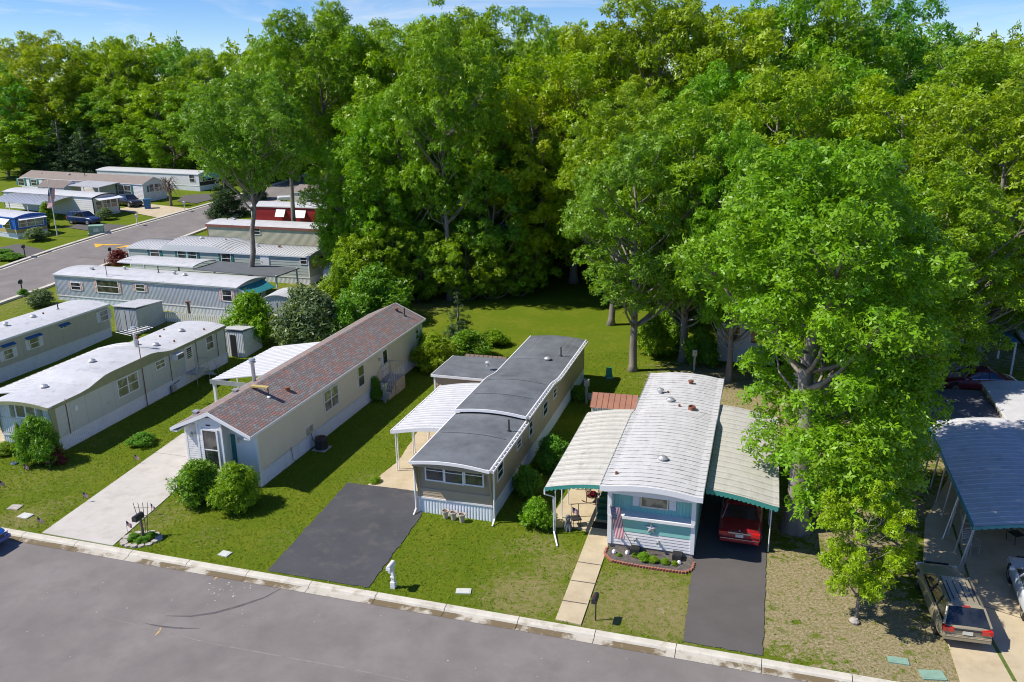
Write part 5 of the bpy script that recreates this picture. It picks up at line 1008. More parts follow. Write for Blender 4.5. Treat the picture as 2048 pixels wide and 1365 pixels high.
for px, D_, yt, r, k in ((690, 104, 60, 5.8, 0), (770, 92, 35, 6.4, 1), (860, 88, -5, 6.8, 4), (980, 90, 0, 7, 1), (1080, 98, 38, 6, 0), (1150, 82, 60, 7.2, 2), (1060, 80, 150, 5.2, 2), (1225, 86, 0, 7, 2), (1320, 82, -40, 7.2, 0), (1440, 86, -40, 7.4, 2), (1560, 90, -40, 7.4, 0), (1680, 86, -30, 7.4, 1), (1790, 92, -10, 7, 3), (1880, 98, 80, 6, 0), (1990, 96, 70, 7, 2),
                         (1150, 110, 42, 6.5, 4), (930, 104, 20, 7, 0), (800, 108, 50, 6, 2), (720, 82, 350, 4.2, 4), (790, 84, 430, 3.8, 0), (840, 88, 300, 5.2, 3), (930, 96, 320, 5.5, 3), (1020, 98, 330, 5.4, 3), (1100, 100, 340, 5.4, 3), (1180, 96, 300, 5.0, 3), (1270, 92, 320, 5.2, 3), (1380, 90, 330, 5.0, 3), (760, 96, 330, 5.2, 3), (985, 78, 300, 4.2, 3), (870, 94, 160, 5, 1), (1240, 76, 240, 5, 0), (1500, 80, 260, 6, 0), (1620, 82, 280, 6, 3), (1850, 84, 260, 6.5, 0), (2040, 84, 240, 6.5, 0), (1740, 100, 150, 7, 1)):
    tree_at(px, D_, yt, r, k, TL[k], G2+' - '+('oaks', 'tall', 'yellow', 'dark', 'bright')[k])
tree_at(640, 93, 8, 6.4, 0, 'tallest oak left of the wood, its crown standing against the sky', pr=HIGH)
tree_at(570, 104, 90, 5.4, 0, 'oak left of the tallest one, behind the red home', pr=HIGH)
for i, (px, by, yt, r, k) in enumerate(((735, 612, 450, 3.0, 1), (790, 604, 440, 3.2, 0), (845, 602, 450, 3.0, 0), (935, 600, 450, 3.2, 0), (985, 598, 460, 3.0, 0), (1035, 592, 450, 3.2, 0), (1065, 560, 430, 3, 0), (715, 590, 440, 3.4, 1), (760, 575, 420, 3.4, 1), (800, 560, 430, 3.6, 0), (850, 548, 420, 3.8, 0), (890, 560, 450, 3.2, 0), (945, 565, 430, 3.6, 0), (985, 575, 455, 3.2, 0), (1030, 545, 410, 3.8, 0), (1010, 520, 380, 4, 0), (1080, 508, 400, 3.6, 0), (1130, 500, 380, 4, 0), (1180, 505, 400, 3.8, 0), (1300, 560, 420, 3.4, 0), (1345, 590, 450, 3, 0), (1290, 520, 390, 3.8, 0), (1230, 500, 400, 3.6, 0), (1420, 600, 470, 3, 1))):
    tree_on(px, by, yt, r, ('dark leafy sapling thicket tree at the foot of the wood', 'bright leafy sapling thicket tree at the left foot of the wood')[k], UND[k], 'understory_tree', group='thicket trees at the foot of the wood - '+('dark', 'bright')[k])
G3 = 'trees beyond the road at the upper left'; FL_ = ('green tree in the row beyond the upper left homes', 'yellow-green tree in the row beyond the upper left homes', 'dark green tree in the row beyond the upper left homes')
for px, D_, yt, r, k in ((-20, 178, 110, 8, 0), (75, 172, 55, 9.5, 1), (20, 165, 150, 7, 2), (150, 180, 85, 8, 0), (215, 176, 70, 8, 1), (250, 172, 65, 6.5, 1), (300, 180, 80, 8.5, 1), (365, 176, 90, 8, 2), (420, 170, 100, 8, 0), (480, 165, 100, 8, 1), (535, 160, 100, 8, 0), (590, 165, 90, 8, 0), (130, 168, 150, 7, 0), (250, 166, 170, 7, 0), (320, 164, 160, 7, 1), (390, 160, 170, 7, 0), (455, 150, 170, 7, 0), (520, 150, 190, 7, 1), (585, 150, 180, 7, 0), (185, 166, 190, 6, 2), (60, 160, 230, 6, 0), (10, 158, 250, 5, 1), (275, 160, 240, 5.5, 0), (345, 156, 230, 6, 0), (640, 150, 200, 7, 0), (680, 130, 200, 6.5, 2), (600, 175, 230, 6, 2), (480, 190, 220, 7, 2)):
    tree_at(px, D_, yt, r, k, FL_[k], G3+' - '+('green', 'yellow', 'dark')[k], ymid=yt+60, pr=FART[k])
for px, D_, yt, r in ((120, 158, 235, 4.6), (165, 157, 250, 4), (85, 160, 260, 4), (205, 158, 262, 3.6)):
    tree_at(px, D_, yt, r, 0, 'dark conifer in the clump behind the long brown roof', 'dark conifers behind the long brown roof', ymid=300, pr=CON, name='conifer_tree')
for bx, by, yt, r, lab in ((455, 432, 330, 2.9, 'dark cedar beside the road behind the leaning maple'), (508, 400, 308, 2.2, 'small cedar right of the leaning maple near the road bend')):
    tree_on(bx, by, yt, r, lab, CON, 'cedar_tree')
tree_on(918, 692, 585, 1.5, 'feathery young cedar behind the tan home\'s side addition', CED, 'cedar_tree')
rngf = np.random.default_rng(77)   # the far wood: one mass
VV, RR = [], []; base = make_tree(60, 20, 6.8, .05, 34, .9, 1.0, LF_OAK, 'oak', .3, limbs=False)
bv = np.empty(len(base[0].vertices)*3, np.float32); base[0].vertices.foreach_get('co', bv); bv = bv.reshape(-1, 3)
for i in range(210):
    D_ = rngf.uniform(205, 420); x = rngf.uniform(-.75, .72)*D_; s_ = rngf.uniform(.9, 1.25); a = rngf.uniform(0, 6.28); c_, n_ = math.cos(a), math.sin(a)
    hh = rngf.uniform(1.05, 1.32)*(1+.0006*(D_-200)); q = np.stack([(bv[:, 0]*c_-bv[:, 1]*n_)*s_+x, (bv[:, 0]*n_+bv[:, 1]*c_)*s_+D_, bv[:, 2]*hh+gz(D_)], 1); VV.append(q); RR.append(np.full(len(bv)//4, rngf.uniform(0, .6))+rngf.uniform(0, .4, len(bv)//4))
fw = bpy.data.objects.new('far_wood', leaf_mesh('far_wood', np.concatenate(VV), np.concatenate(RR), LF_OAK)); COL.objects.link(fw); tag(fw, 'distant mass of treetops along the horizon', 'woodland', kind='stuff')
def bush(bx, by, r, h, pr, label, name='shrub', group=None, cat='shrub'):
    b = G(bx, by); return place(pr, b.x, b.y, h, r, name, label, cat, group, names=('foliage', 'stem'))
for a in ((400, 1003, 1.5, 2.3, BU[0], 'dark green rounded shrub left of its brighter twin in front of the shingle-roofed home'), (472, 1014, 1.5, 2.25, BU[1], 'bright yellow-green rounded shrub at the front corner of the shingle-roofed home'),
          (82, 925, 1.45, 2.8, BU[0], 'tall mixed leafy shrub at the front corner of the olive-trimmed home'), (105, 928, .8, 1.1, REDB, 'reddish low shrub under the leafy corner shrub of the olive-trimmed home'), (12, 908, .75, .7, BU[1], 'low yellow-green mound at the far left lawn edge'),
          (1106, 935, 1.2, 1.9, BU[0], 'larger leafy shrub in the gap between the tan and teal homes'), (1054, 990, .95, 1.6, BU[3], 'dark shrub against the white skirting of the tan home\'s right side'), (1075, 1052, 1.0, 1.35, BU[1], 'sprawling bright shrub near the left awning post of the teal home'),
          (505, 690, 2.4, 4.2, BU[1], 'bright leafy bush right of the small open-door shed'), (478, 660, 1.0, 1.4, BU[3], 'low dark bush beside the corrugated home\'s skirting'), (622, 700, 3.3, 5.2, BU[2], 'big grey-green bush behind the shingle-roofed home'), (690, 695, 2.3, 4.0, BU[0], 'green bush right of the big grey-green bush behind the shingle roof'),
          (295, 633, .9, 1.2, BU[1], 'small bush in front of the corrugated home\'s long wall'), (84, 612, 1.5, 1.6, BU[2], 'thin pale bush beside the left road kerb'), (47, 592, .6, .7, BU[0], 'small clump at the foot of the black roadside mailbox'), (285, 890, .9, .75, BU[0], 'low spreading plant alone on the lawn beside the concrete driveway'),
          (870, 738, 1.9, 2.6, BU[1], 'bright bush behind the tan side addition'), (935, 715, 2.0, 2.2, BU[0], 'wide green bush behind the dark flat roof of the side addition'), (990, 690, 1.3, 1.2, BU[1], 'low bright bush at the far back corner of the tan home'), (835, 722, 1.4, 2.4, BU[3], 'dark bush at the back corner of the shingle-roofed home'),
          (752, 800, .7, 1.6, BU[3], 'dark climbing shrub at the foot of the entry steps'), (1156, 800, .7, 1.0, BU[3], 'small dark shrub at the back right corner of the tan home'), (758, 640, 3.4, 4.8, BU[0], 'wide leafy bush under the wood left of the lawn'), (700, 620, 2.8, 4.8, BU[1], 'bright bush under the wood beside the white gambrel shed'),
          (1305, 712, 1.7, 3.2, BU[1], 'glowing yellow-green bush right of the straight bare trunk'), (1340, 690, 1.7, 3.6, BU[3], 'dark bush behind the glowing yellow-green bush'), (1400, 730, 1.5, 2.8, BU[0], 'bush beside the pale home behind the big oak'), (240, 528, 1.4, 1.6, REDB, 'dark red bush beside the road behind the corrugated home'),
          (74, 482, 1.7, 1.7, BU[2], 'rose bush beside the flagpole bed'), (212, 440, 1.3, 1.7, BU[2], 'rose bush in front of the white lap-sided home'), (-8, 512, 2.2, .8, BU[0], 'low planting bed by the left edge driveway'), (22, 520, 1.6, .8, BU[0], 'grassy clump right of the left edge planting bed'),
          (805, 640, 1.6, 1.2, BU[0], 'small bush at the left edge of the shady lawn'), (1320, 1000, .3, .1, BU[1], 'tiny weed behind the teal home front') , (750, 965, .4, .3, BU[1], 'weed patch beside the front awning post of the tan home'), (1530, 985, .5, .5, BU[1], 'small weed clump beside the oak trunk')):
    if a[0] != 1320: bush(*a)
TG = 'narrow arborvitae in front of the olive-trimmed home'
for bx, by in ((44, 905), (60, 902)): bush(bx, by, .36, 2.1, TOPI, 'narrow clipped arborvitae in front of the olive-trimmed home', 'arborvitae', TG)
bush(97, 455, 1.7, 3.9, TOPI, 'cone-shaped clipped evergreen beside the flagpole', 'arborvitae')
tree_on(1712, 1238, 950, 1.75, 'young bright yellow-green tree in the bare front lot', SAPL, 'young_tree', rot=1.)
def deadtree():
    rng = np.random.default_rng(5); m = MB(); b = G(342, 412)
    m.tube([(0, 0, -.2), (.1, 0, 1.6), (.2, .1, 3.2)], [.25, .2, .1], WOOD, 7)
    for i in range(60):
        a = rng.uniform(0, 6.28); z = rng.uniform(1.4, 3.4); l = rng.uniform(.8, 2.2); m.tube([(.1, 0, z), (l*.5*math.cos(a), l*.5*math.sin(a), z+.9), (l*math.cos(a), l*math.sin(a), z+.6-rng.uniform(0, 1.4))], [.06, .04, .012], WOOD, 4)
    t = thing('dead_tree', 'bare weeping tree with grey tangled twigs in front of the arched windows', 'tree', b); m.build('trunk', t)
deadtree()
# ------------------------------------------------------------------ vehicles (local +y is the nose)
def paint(name, col): return mat(name, col, .28, .03, spec=.5, coat=.8)
def car(name, label, x, y, heading, col, kind='sedan', Lc=4.9, Wc=1.85, z=0., group=None, cat='car'):
    t = thing(name, label, cat, (x, y, z), heading, group); pm = paint('paint_'+name+str(col[0]), col); hw = Wc/2; hl = Lc/2
    if kind == 'sedan': st = [(-hl, .45, .78, .86), (-hl+.12, .26, .92, .95), (-hl+.9, .24, 1.0, .99), (-hl+1.5, .24, 1.02, 1), (0, .24, .98, 1), (hl-1.35, .24, .94, .99), (hl-.5, .25, .84, .96), (hl-.1, .28, .70, .88), (hl, .42, .58, .78)]; gh = [(-hl+1.0, 1.0), (-hl+1.65, 1.42), (hl-2.35, 1.44), (hl-1.45, .96)]
    elif kind == 'wagon': st = [(-hl, .45, .8, .86), (-hl+.12, .26, .96, .95), (-hl+.9, .24, 1.0, .99), (0, .24, .97, 1), (hl-1.3, .24, .92, .99), (hl-.5, .25, .82, .95), (hl-.1, .28, .68, .86), (hl, .42, .55, .72)]; gh = [(-hl+.12, .98), (-hl+.62, 1.44), (hl-2.3, 1.46), (hl-1.4, .94)]
    elif kind == 'suv': st = [(-hl, .5, .9, .88), (-hl+.12, .32, 1.08, .96), (-hl+.9, .28, 1.1, 1), (0, .28, 1.06, 1), (hl-1.2, .28, 1.04, .99), (hl-.4, .3, .94, .95), (hl-.08, .36, .76, .88), (hl, .48, .62, .8)]; gh = [(-hl+.1, 1.08), (-hl+.5, 1.62), (hl-2.1, 1.66), (hl-1.3, 1.04)]
    else: st = [(-hl, .55, .95, .95), (-hl+.1, .4, 1.05, 1), (-hl+1.6, .35, 1.05, 1), (0, .35, 1.05, 1), (hl-1.3, .35, 1.08, 1), (hl-.2, .4, .98, .96), (hl, .5, .75, .9)]; gh = [(-.75, 1.05), (-.6, 1.72), (hl-2.3, 1.74), (hl-1.5, 1.06)]
    sec = lambda w_, zb, zt: [(-.9*w_, zb), (-w_, zb+.1), (-w_*1.0, (zb+zt)/2), (-w_*.97, zt-.1), (-w_*.84, zt), (-w_*.4, zt+.035), (w_*.4, zt+.035), (w_*.84, zt), (w_*.97, zt-.1), (w_, (zb+zt)/2), (w_, zb+.1), (.9*w_, zb)]
    m = MB(); vs = []; n = 12
    for (yy, zb, zt, wf) in st: vs += [(px_, yy, pz) for px_, pz in sec(hw*wf, zb, zt)]
    k = len(st); fs = [(i*n+j, i*n+(j+1) % n, (i+1)*n+(j+1) % n, (i+1)*n+j) for i in range(k-1) for j in range(n)]+[list(range(n))[::-1], [(k-1)*n+j for j in range(n)]]
    fs = [tuple(reversed(f)) for f in fs]; m.add(vs, fs, pm); b = m.build('body', t, smooth=True); md = b.modifiers.new('s', 'SUBSURF'); md.levels = md.render_levels = 2
    (y0, z0), (y1, z1), (y2, z2), (y3, z3) = gh; wb, wt = hw*.86, hw*.66; g = MB(); q = [(-wb, y0, z0-.03), (wb, y0, z0-.03), (wb, y3, z3-.03), (-wb, y3, z3-.03), (-wt, y1, z1), (wt, y1, z1), (wt, y2, z2), (-wt, y2, z2)]
    g.add(q, [(0, 4, 5, 1), (1, 5, 6, 2), (2, 6, 7, 3), (3, 7, 4, 0)], CARG); g.build('windows', t)
    r = MB(); V_ = [Vector(p) for p in q]
    r.add([(-wt-.02, y1-.03, z1-.01), (wt+.02, y1-.03, z1-.01), (wt+.02, y2+.03, z2-.01), (-wt-.02, y2+.03, z2-.01), (-wt*.8, y1+.08, z1+.045), (wt*.8, y1+.08, z1+.045), (wt*.8, y2-.08, z2+.045), (-wt*.8, y2-.08, z2+.045)], [(4, 5, 6, 7), (0, 1, 5, 4), (1, 2, 6, 5), (2, 3, 7, 6), (3, 0, 4, 7)], pm); rf = r.build('roof', t)
    pl = MB()
    for a, c in ((0, 4), (1, 5), (2, 6), (3, 7)): pl.tube([V_[a], V_[c]], .045, pm, 5)
    for sx in (-1, 1):
        for f in ((.36, .64) if kind != 'pickup' else (.5,)): pl.tube([(sx*wb*1.01, y0+(y3-y0)*f, z0-.02), (sx*wt*1.02, y1+(y2-y1)*(f+(-.06 if f < .5 else .08)), z1)], .035, pm if kind == 'sedan' else DARKM, 5)
        pl.tube([(sx*(wb+.01), y0, z0), (sx*(wb+.01), y3, z3)], .02, DARKM if kind != 'sedan' else CHROME, 4)
    pl.build('pillars', t)
    if kind in ('wagon', 'suv'):
        rr = MB()
        for sx in (-.8, .8): rr.tube([(sx*wt, y1+.15, z1+.06), (sx*wt, y2-.2, z2+.06)], .022, DARKM if kind == 'wagon' else CHROME, 5)
        for i in range(4): rr.box((-wt*.55+i*wt*.37-.01, y1+.3, z1+.04), (-wt*.55+i*wt*.37+.01, y2-.4, z2+.055), DARKM)
        rr.build('roof_rack', t)
    for yy in (-hl+.98, hl-.95):
        for sx in (-1, 1):
            wr = .33 if kind in ('sedan', 'wagon') else .37; a = MB(); c = Vector((sx*(hw-.15), yy, wr)); a.tube([c-Vector((.12, 0, 0)), c+Vector((.12, 0, 0))], wr, BLACK, 20); wh = a.build('wheel', t, smooth=False)
            a = MB(); a.tube([c+Vector((sx*.1, 0, 0)), c+Vector((sx*.128, 0, 0))], wr*.62, CHROME if kind != 'suv' else GALV, 14); a.tube([c+Vector((sx*.12, 0, 0)), c+Vector((sx*.135, 0, 0))], wr*.2, DARKM, 8); a.build('rim', wh)
    for yy in (-hl+.98, hl-.95):
        for sx in (-1, 1): a = MB(); c = Vector((sx*(hw-.10), yy, .36)); a.tube([c-Vector((.06, 0, 0)), c+Vector((.05, 0, 0))], .42, BLACK, 20); a.build('wheel_arch', t)
    for sx in (-1, 1):
        a = MB(); a.box((min(sx*hw*.5, sx*hw*.9), -hl-.02, .72 if kind != 'suv' else .85), (max(sx*hw*.5, sx*hw*.9), -hl+.18, .88 if kind != 'suv' else 1.02), LRED); a.build('tail_light', t)
        a = MB(); a.box((min(sx*hw*.45, sx*hw*.85), hl-.42, .56), (max(sx*hw*.45, sx*hw*.82), hl-.1, .68), LWH); a.build('headlight', t)
        a = MB(); a.box((min(sx*(hw-.02), sx*(hw+.16)), y3-.35, z3+.02), (max(sx*(hw-.02), sx*(hw+.16)), y3-.22, z3+.14), pm); a.build('mirror', t)
    a = MB(); a.box((-hw*.86, -hl-.06, .42), (hw*.86, -hl+.1, .6), pm); a.box((-hw*.84, -hl-.075, .575), (hw*.84, -hl-.05, .6), CHROME); a.build('bumper', t); a = MB(); a.box((-hw*.86, hl-.12, .36), (hw*.86, hl+.02, .52), pm); a.box((-hw*.5, hl-.05, .56), (hw*.5, hl+.025, .7), DARKM); a.build('bumper', t)
    a = MB(); a.box((-.17, -hl-.03, .66), (.17, -hl-.0, .80), PLATE); a.build('licence_plate', t)
    if kind == 'sedan': a = MB(); a.box((-hw*.5, -hl-.025, .83), (hw*.5, -hl+.05, .88), CHROME); a.lathe([(.05, 0), (.03, .03), (0, .03)], (0, -hl+.1, .93), CHROME, 8); a.build('chrome_trim', t)
    if kind == 'wagon': a = MB(); a.box((-.12, y1-.04, z1-.02), (.12, y1+.02, z1+.03), LRED); a.build('brake_light', t); a = MB(); a.box((-hw*.48, -hl-.022, .8), (hw*.48, -hl+.05, .86), DARKM); a.build('trim_bar', t)
    return t
p = G(1483, 1090); dd = R(17.5); car('parked_car', 'dark red sedan parked nose-in under the teal home\'s carport', p.x-.15+math.sin(dd)*2.2, p.y+math.cos(dd)*2.2-.1, -dd, (.28, .012, .02), 'sedan', 5.2, 1.95)
p0 = G(1922, 1300); dd = R(17); car('parked_car', 'gold station wagon with a roof rack on the right concrete driveway', p0.x+math.sin(dd)*2.45, p0.y+math.cos(dd)*2.45, -dd+R(3), (.30, .26, .17), 'wagon', 4.9, 1.85)
p1_ = G(2003, 1150); car('parked_car', 'white coupe cut off by the right edge beside the gold wagon', p1_.x+.35, p1_.y-2.0, -dd+R(-3), (.72, .76, .82), 'sedan', 4.6, 1.8)
p = G(166, 450); car('parked_car', 'navy blue SUV beside the cone-shaped evergreen', p.x, p.y+.6, R(-113), (.012, .03, .10), 'suv', 4.9, 1.9, z=p.z+.05)
p = G(256, 414); car('parked_car', 'black SUV in front of the long brown-roofed home', p.x, p.y+.6, R(-128), (.02, .016, .014), 'suv', 5.0, 1.95, z=p.z+.05)
p = G(592, 405); car('parked_car', 'white pickup truck on the road bend behind the red home', p.x, p.y, R(-75), (.75, .76, .78), 'pickup', 5.4, 1.95, z=p.z+.05, cat='pickup truck')
p = G(590, 338); car('parked_car', 'dark car beside the far grey house', p.x, p.y, R(-80), (.02, .022, .025), 'suv', 4.7, 1.85, z=p.z+.05)
p = G(520, 366); car('parked_car', 'blue car in the shade beside the far road bend', p.x, p.y, R(-110), (.02, .07, .25), 'sedan', 4.6, 1.8, z=p.z+.05)
p = G(1965, 790); car('parked_car', 'maroon car under the trees beyond the right side room', p.x, p.y+1, R(80), (.16, .01, .03), 'sedan', 4.9, 1.9, z=.02)
p = G(-12, 1092); car('parked_car', 'bright blue car nose at the left edge of the near road', p.x-1.9, p.y+.35, R(-107), (.01, .08, .35), 'sedan', 4.7, 1.85, z=-.12)
# ------------------------------------------------------------------ flags, mailboxes and other small things
def flagcloth(name, parent, M_, Wf, Hf, wave=.05, n=20, drape=0.):     # built in (u along stripes, v down, w out) and mapped by M_
    m = MB(); m.M = M_; rows = 13; f = lambda u, v: wave*math.sin(u*2.2*math.pi/Wf+v*2)*(.3+u/Wf)
    for r_ in range(rows):
        for c in range(n):
            u0, u1 = Wf*c/n, Wf*(c+1)/n; v0, v1 = Hf*r_/rows, Hf*(r_+1)/rows; can = c < n*.4 and r_ < 7
            d0, d1 = drape*u0, drape*u1
            m.add([(u0, v0+d0, f(u0, v0)), (u1, v0+d1, f(u1, v0)), (u1, v1+d1, f(u1, v1)), (u0, v1+d0, f(u0, v1))], [(0, 1, 2, 3)], FBLU if can else (FRED if r_ % 2 == 0 else FWHT))
    o = m.build(name, parent)
    if Hf > .3:
        s = MB(); s.M = M_
        for i in range(9):
            for j in range(6 if i % 2 == 0 else 5):
                v = Hf*7/13*(i+1)/10; u = Wf*.4*((2*j+1+(i % 2))/12); q = Wf*.013
                for sg in (-1, 1): s.poly([(u+q*1.0*math.cos(R(90+72*k2*2)), v+drape*u-q*math.sin(R(90+72*k2*2)), f(u, v)+.006*sg) for k2 in range(5)], FWHT)
        s.build('stars', o)
    return o
def frame(o, U, V_, W_): return Matrix(((U[0], V_[0], W_[0], o[0]), (U[1], V_[1], W_[1], o[1]), (U[2], V_[2], W_[2], o[2]), (0, 0, 0, 1)))
def wrld(h, x, y, z): return h.Mw @ Vector((x, y, z))
# big flag hanging from a slanted pole on the teal home's front
t = thing('house_flag', 'large American flag hanging from a slanted pole on the teal home front', 'flag', wrld(Cc, 0, 0, 0), -Cc.az)
m = MB(); a = Vector((1.25, -.38, .3)); u_, z_ = Cc.pick('F', 1220, 1012, -.9); b = Vector((u_, -.9, z_)); m.tube([a, b], .016, WOOD, 6); m.lathe([(.03, 0), (.04, .03), (0, .06)], b, CHROME, 8); m.build('pole', t)
d = (a-b).normalized()
flagcloth('cloth', t, frame(b+d*.03+Vector((0, -.02, 0)), (.16, 0, -.987), (.80, .25, -.10), (.1, -.95, .2)), 1.5, .52, .05)
# tall flagpole at upper left
p = G(115, 474); t = thing('flagpole', 'tall white flagpole with a limp American flag on the upper left lawn', 'flagpole', p); m = MB(); m.tube([(0, 0, 0), (0, 0, 7.0)], [.07, .04], WHITE, 8); m.lathe([(.0, 0), (.08, .06), (0, .14)], (0, 0, 7.0), YEL, 8); m.build('pole', t)
flagcloth('flag', t, frame((-.05, 0, 6.2), (-.25, 0, -.97), (.9, .2, -.1), (.1, -1, 0)), 2.6, .8, .12)
STK = 'small American flags on sticks along the concrete driveway'
for i, (x, y, lab) in enumerate(((271, 929, 'stick flag beside the driveway halfway up its left side'), (168, 1006, 'stick flag at the left driveway edge near its lower third'), (78, 1057, 'stick flag at the bottom left corner of the driveway'), (50, 948, 'stick flag in the lawn below the corner shrub'), (2, 982, 'stick flag at the very left edge of the lawn'),
                                 (356, 988, 'stick flag at the right driveway edge beside the dark rounded shrub'), (304, 1029, 'stick flag at the driveway edge right of the trellis mailbox'), (255, 1065, 'stick flag at the driveway edge left of the trellis mailbox'))):
    p = G(x, y); t = thing('stick_flag', 'small American ' + lab, 'flag', p, random.uniform(-.6, .6), STK); m = MB(); m.tube([(0, 0, 0), (.02, 0, .62)], .01, WOOD, 5); m.build('stick', t)
    flagcloth('cloth', t, frame((.02, 0, .6), (.62, -.1, -.5), (-.0, 0, -1), (.2, 1, 0)), .34, .24, .025, n=10)
def mailbox(px, py, hgt, col, label, postm=None, yaw=None, fancy=False, sc=1.):
    p = G(px, py); yw = yaw if yaw is not None else math.atan2(-kn.x, -kn.y)*-1; t = thing('mailbox', label, 'mailbox', p, yw); m = MB(); pm = postm or DARKM
    if fancy: m.box((-.06, -.06, 0), (.06, .06, hgt-.15), pm); m.box((-.1, -.1, 0), (.1, .1, .3), pm); m.box((-.085, -.085, .5), (.085, .085, .56), pm); m.box((-.05, -.05, hgt-.3), (.05, .28, hgt-.2), pm)
    else: m.tube([(0, 0, 0), (0, 0, hgt-.12)], .03 if sc < 1.2 else .06, pm, 6)
    m.build('post', t); m = MB(); n = 8; pr = [(-.1, 0), (.1, 0)]+[(.1*math.cos(math.pi*i/n), .12+.1*math.sin(math.pi*i/n)) for i in range(n+1)]
    y0, y1 = -.12, .40; k = len(pr); vs = [(a*sc, y0, hgt-.12+b*sc) for a, b in pr]+[(a*sc, y1, hgt-.12+b*sc) for a, b in pr]
    m.add(vs, [list(range(k))[::-1], list(range(k, 2*k))]+[(i, (i+1) % k, k+(i+1) % k, k+i) for i in range(k)], col); bx = m.build('box', t)
    m = MB(); m.box((.1*sc, .05, hgt+.0), (.115*sc, .2, hgt+.05), FRED); m.build('signal_flag', t); m = MB(); m.box((-.09*sc, y1, hgt-.11), (.09*sc, y1+.012, hgt+.02), col); m.build('door', t); return t
YK = math.atan2(kn.x, -kn.y)  # faces the road
mailbox(787, 1176, 1.15, TRIMW, 'white mailbox on a square moulded post beside the dark driveway', TRIMW, YK, True)
mailbox(1191, 1241, 1.1, DARKM, 'black mailbox on a thin pole beside the narrow footpath', None, YK)
mailbox(287, 1076, 1.15, DARKM, 'black mailbox on a grey wooden post in a stone ring by a trellis', WOOD, YK, False, 1.3)
for x, y, c, pm, lab in ((46, 590, DARKM, DARKM, 'black mailbox on a post beside the left road kerb'), (275, 452, WHITE, TRIMW, 'white mailbox on the grass strip in front of the white lap-sided home'), (370, 424, WHITE, TRIMW, 'white mailbox on a post in front of the dead weeping tree'), (51, 516, DARKM, DARKM, 'black mailbox on a thin leaning pole by the left edge driveway'), (562, 366, DARKM, DARKM, 'black mailbox on the far lawn below the grey house'), (223, 522, DARKM, DARKM, 'black mailbox beside the dark red bush')):
    mailbox(x, y, 1.3, c, lab, pm, R(200), False, 1.6)
t = thing('trellis', 'fan-shaped wooden trellis behind the stone-ringed mailbox', 'trellis', G(290, 1074)); m = MB()
for i in range(4): m.tube([(-.06+.06*i, 0, 0), (-.28+.22*i-.05, .05, 1.75)], .015, WOOD, 5)
m.build('uprights', t); m = MB()
for z, w_ in ((.7, .16), (1.1, .24), (1.5, .33)): m.tube([(-w_, .02, z), (w_+.06, .02, z)], .013, WOOD, 5)
m.build('crossbars', t)
ring = G(283, 1080); SG = 'flat stones ringing the trellis mailbox'
for i in range(15):
    a = 2*math.pi*i/15; m = MB(); r = random.uniform(.13, .19); m.prism([(r*math.cos(q)*random.uniform(.8, 1.2), r*math.sin(q)*random.uniform(.7, 1.1)) for q in np.linspace(0, 5.4, 7)], -.05, random.uniform(.06, .1), STONE)
    o = m.build('edging_stone', None, loc=(ring.x+.78*math.cos(a), ring.y+.62*math.sin(a), 0)); tag(o, 'flat grey stone in the ring around the trellis mailbox', 'stone', SG)
for dx, dy in ((-.4, .1), (.1, -.25), (.35, .2)): place(BU[0], ring.x+dx, ring.y+dy, .28, .34, 'bedding_plant', 'low green plant inside the stone ring', 'plant', 'low plants inside the stone ring', names=('foliage', 'stem'))
def lid(px, py, w_, d_, mt, label, name='utility_cover', cat='utility cover'):
    p = G(px, py); m = MB(); m.box((-w_/2, -d_/2, -.05), (w_/2, d_/2, .05), mt); m.box((-w_/2+.06, -d_/2+.06, .05), (w_/2-.06, d_/2-.06, .06), mt); o = m.build(name, None, loc=p, rz=R(random.uniform(-25, 0))); tag(o, label, cat)
LIDM = mat('cover_concrete', (.55, .57, .52), .8, .1, 4); LIDG = mat('cover_green', (.22, .36, .28), .7, .15, 4)
lid(30, 1016, .6, .5, STONE, 'dark grey flat utility cover in the left front lawn'); lid(51, 1033, .62, .45, LIDM, 'pale utility cover below the dark one in the left front lawn'); lid(450, 1109, .5, .4, LIDM, 'pale rounded utility cover in the lawn left of the dark driveway'); lid(927, 1184, .62, .36, LIDM, 'pale green rectangular utility cover in front of the tan home')
lid(1796, 1323, .7, .35, LIDG, 'faded green utility cover left of its neighbour in the bare lot'); lid(1865, 1352, .8, .5, LIDG, 'faded green utility cover nearest the bottom right driveway')
PG = 'tan flower pots in front of the tan home'; POT = mat('pot_clay', (.50, .42, .33), .8, .12)
for x, y, l in ((891, 1037, 'leftmost of three tan pots in front of the white skirting'), (907, 1040, 'middle one of three tan pots in front of the white skirting'), (924, 1044, 'rightmost of three tan pots in front of the white skirting')):
    p = G(x, y); t = thing('flower_pot', l, 'flower pot', p, 0, PG); m = MB(); m.lathe([(.11, 0), (.15, .34), (.185, .35), (.185, .42), (.15, .42), (.14, .36), (0, .35)], (0, 0, 0), POT, 14); pt = m.build('pot', t); m = MB(); m.lathe([(.145, 0), (0, .02)], (0, 0, .36), MULCH, 12); m.build('soil', t)
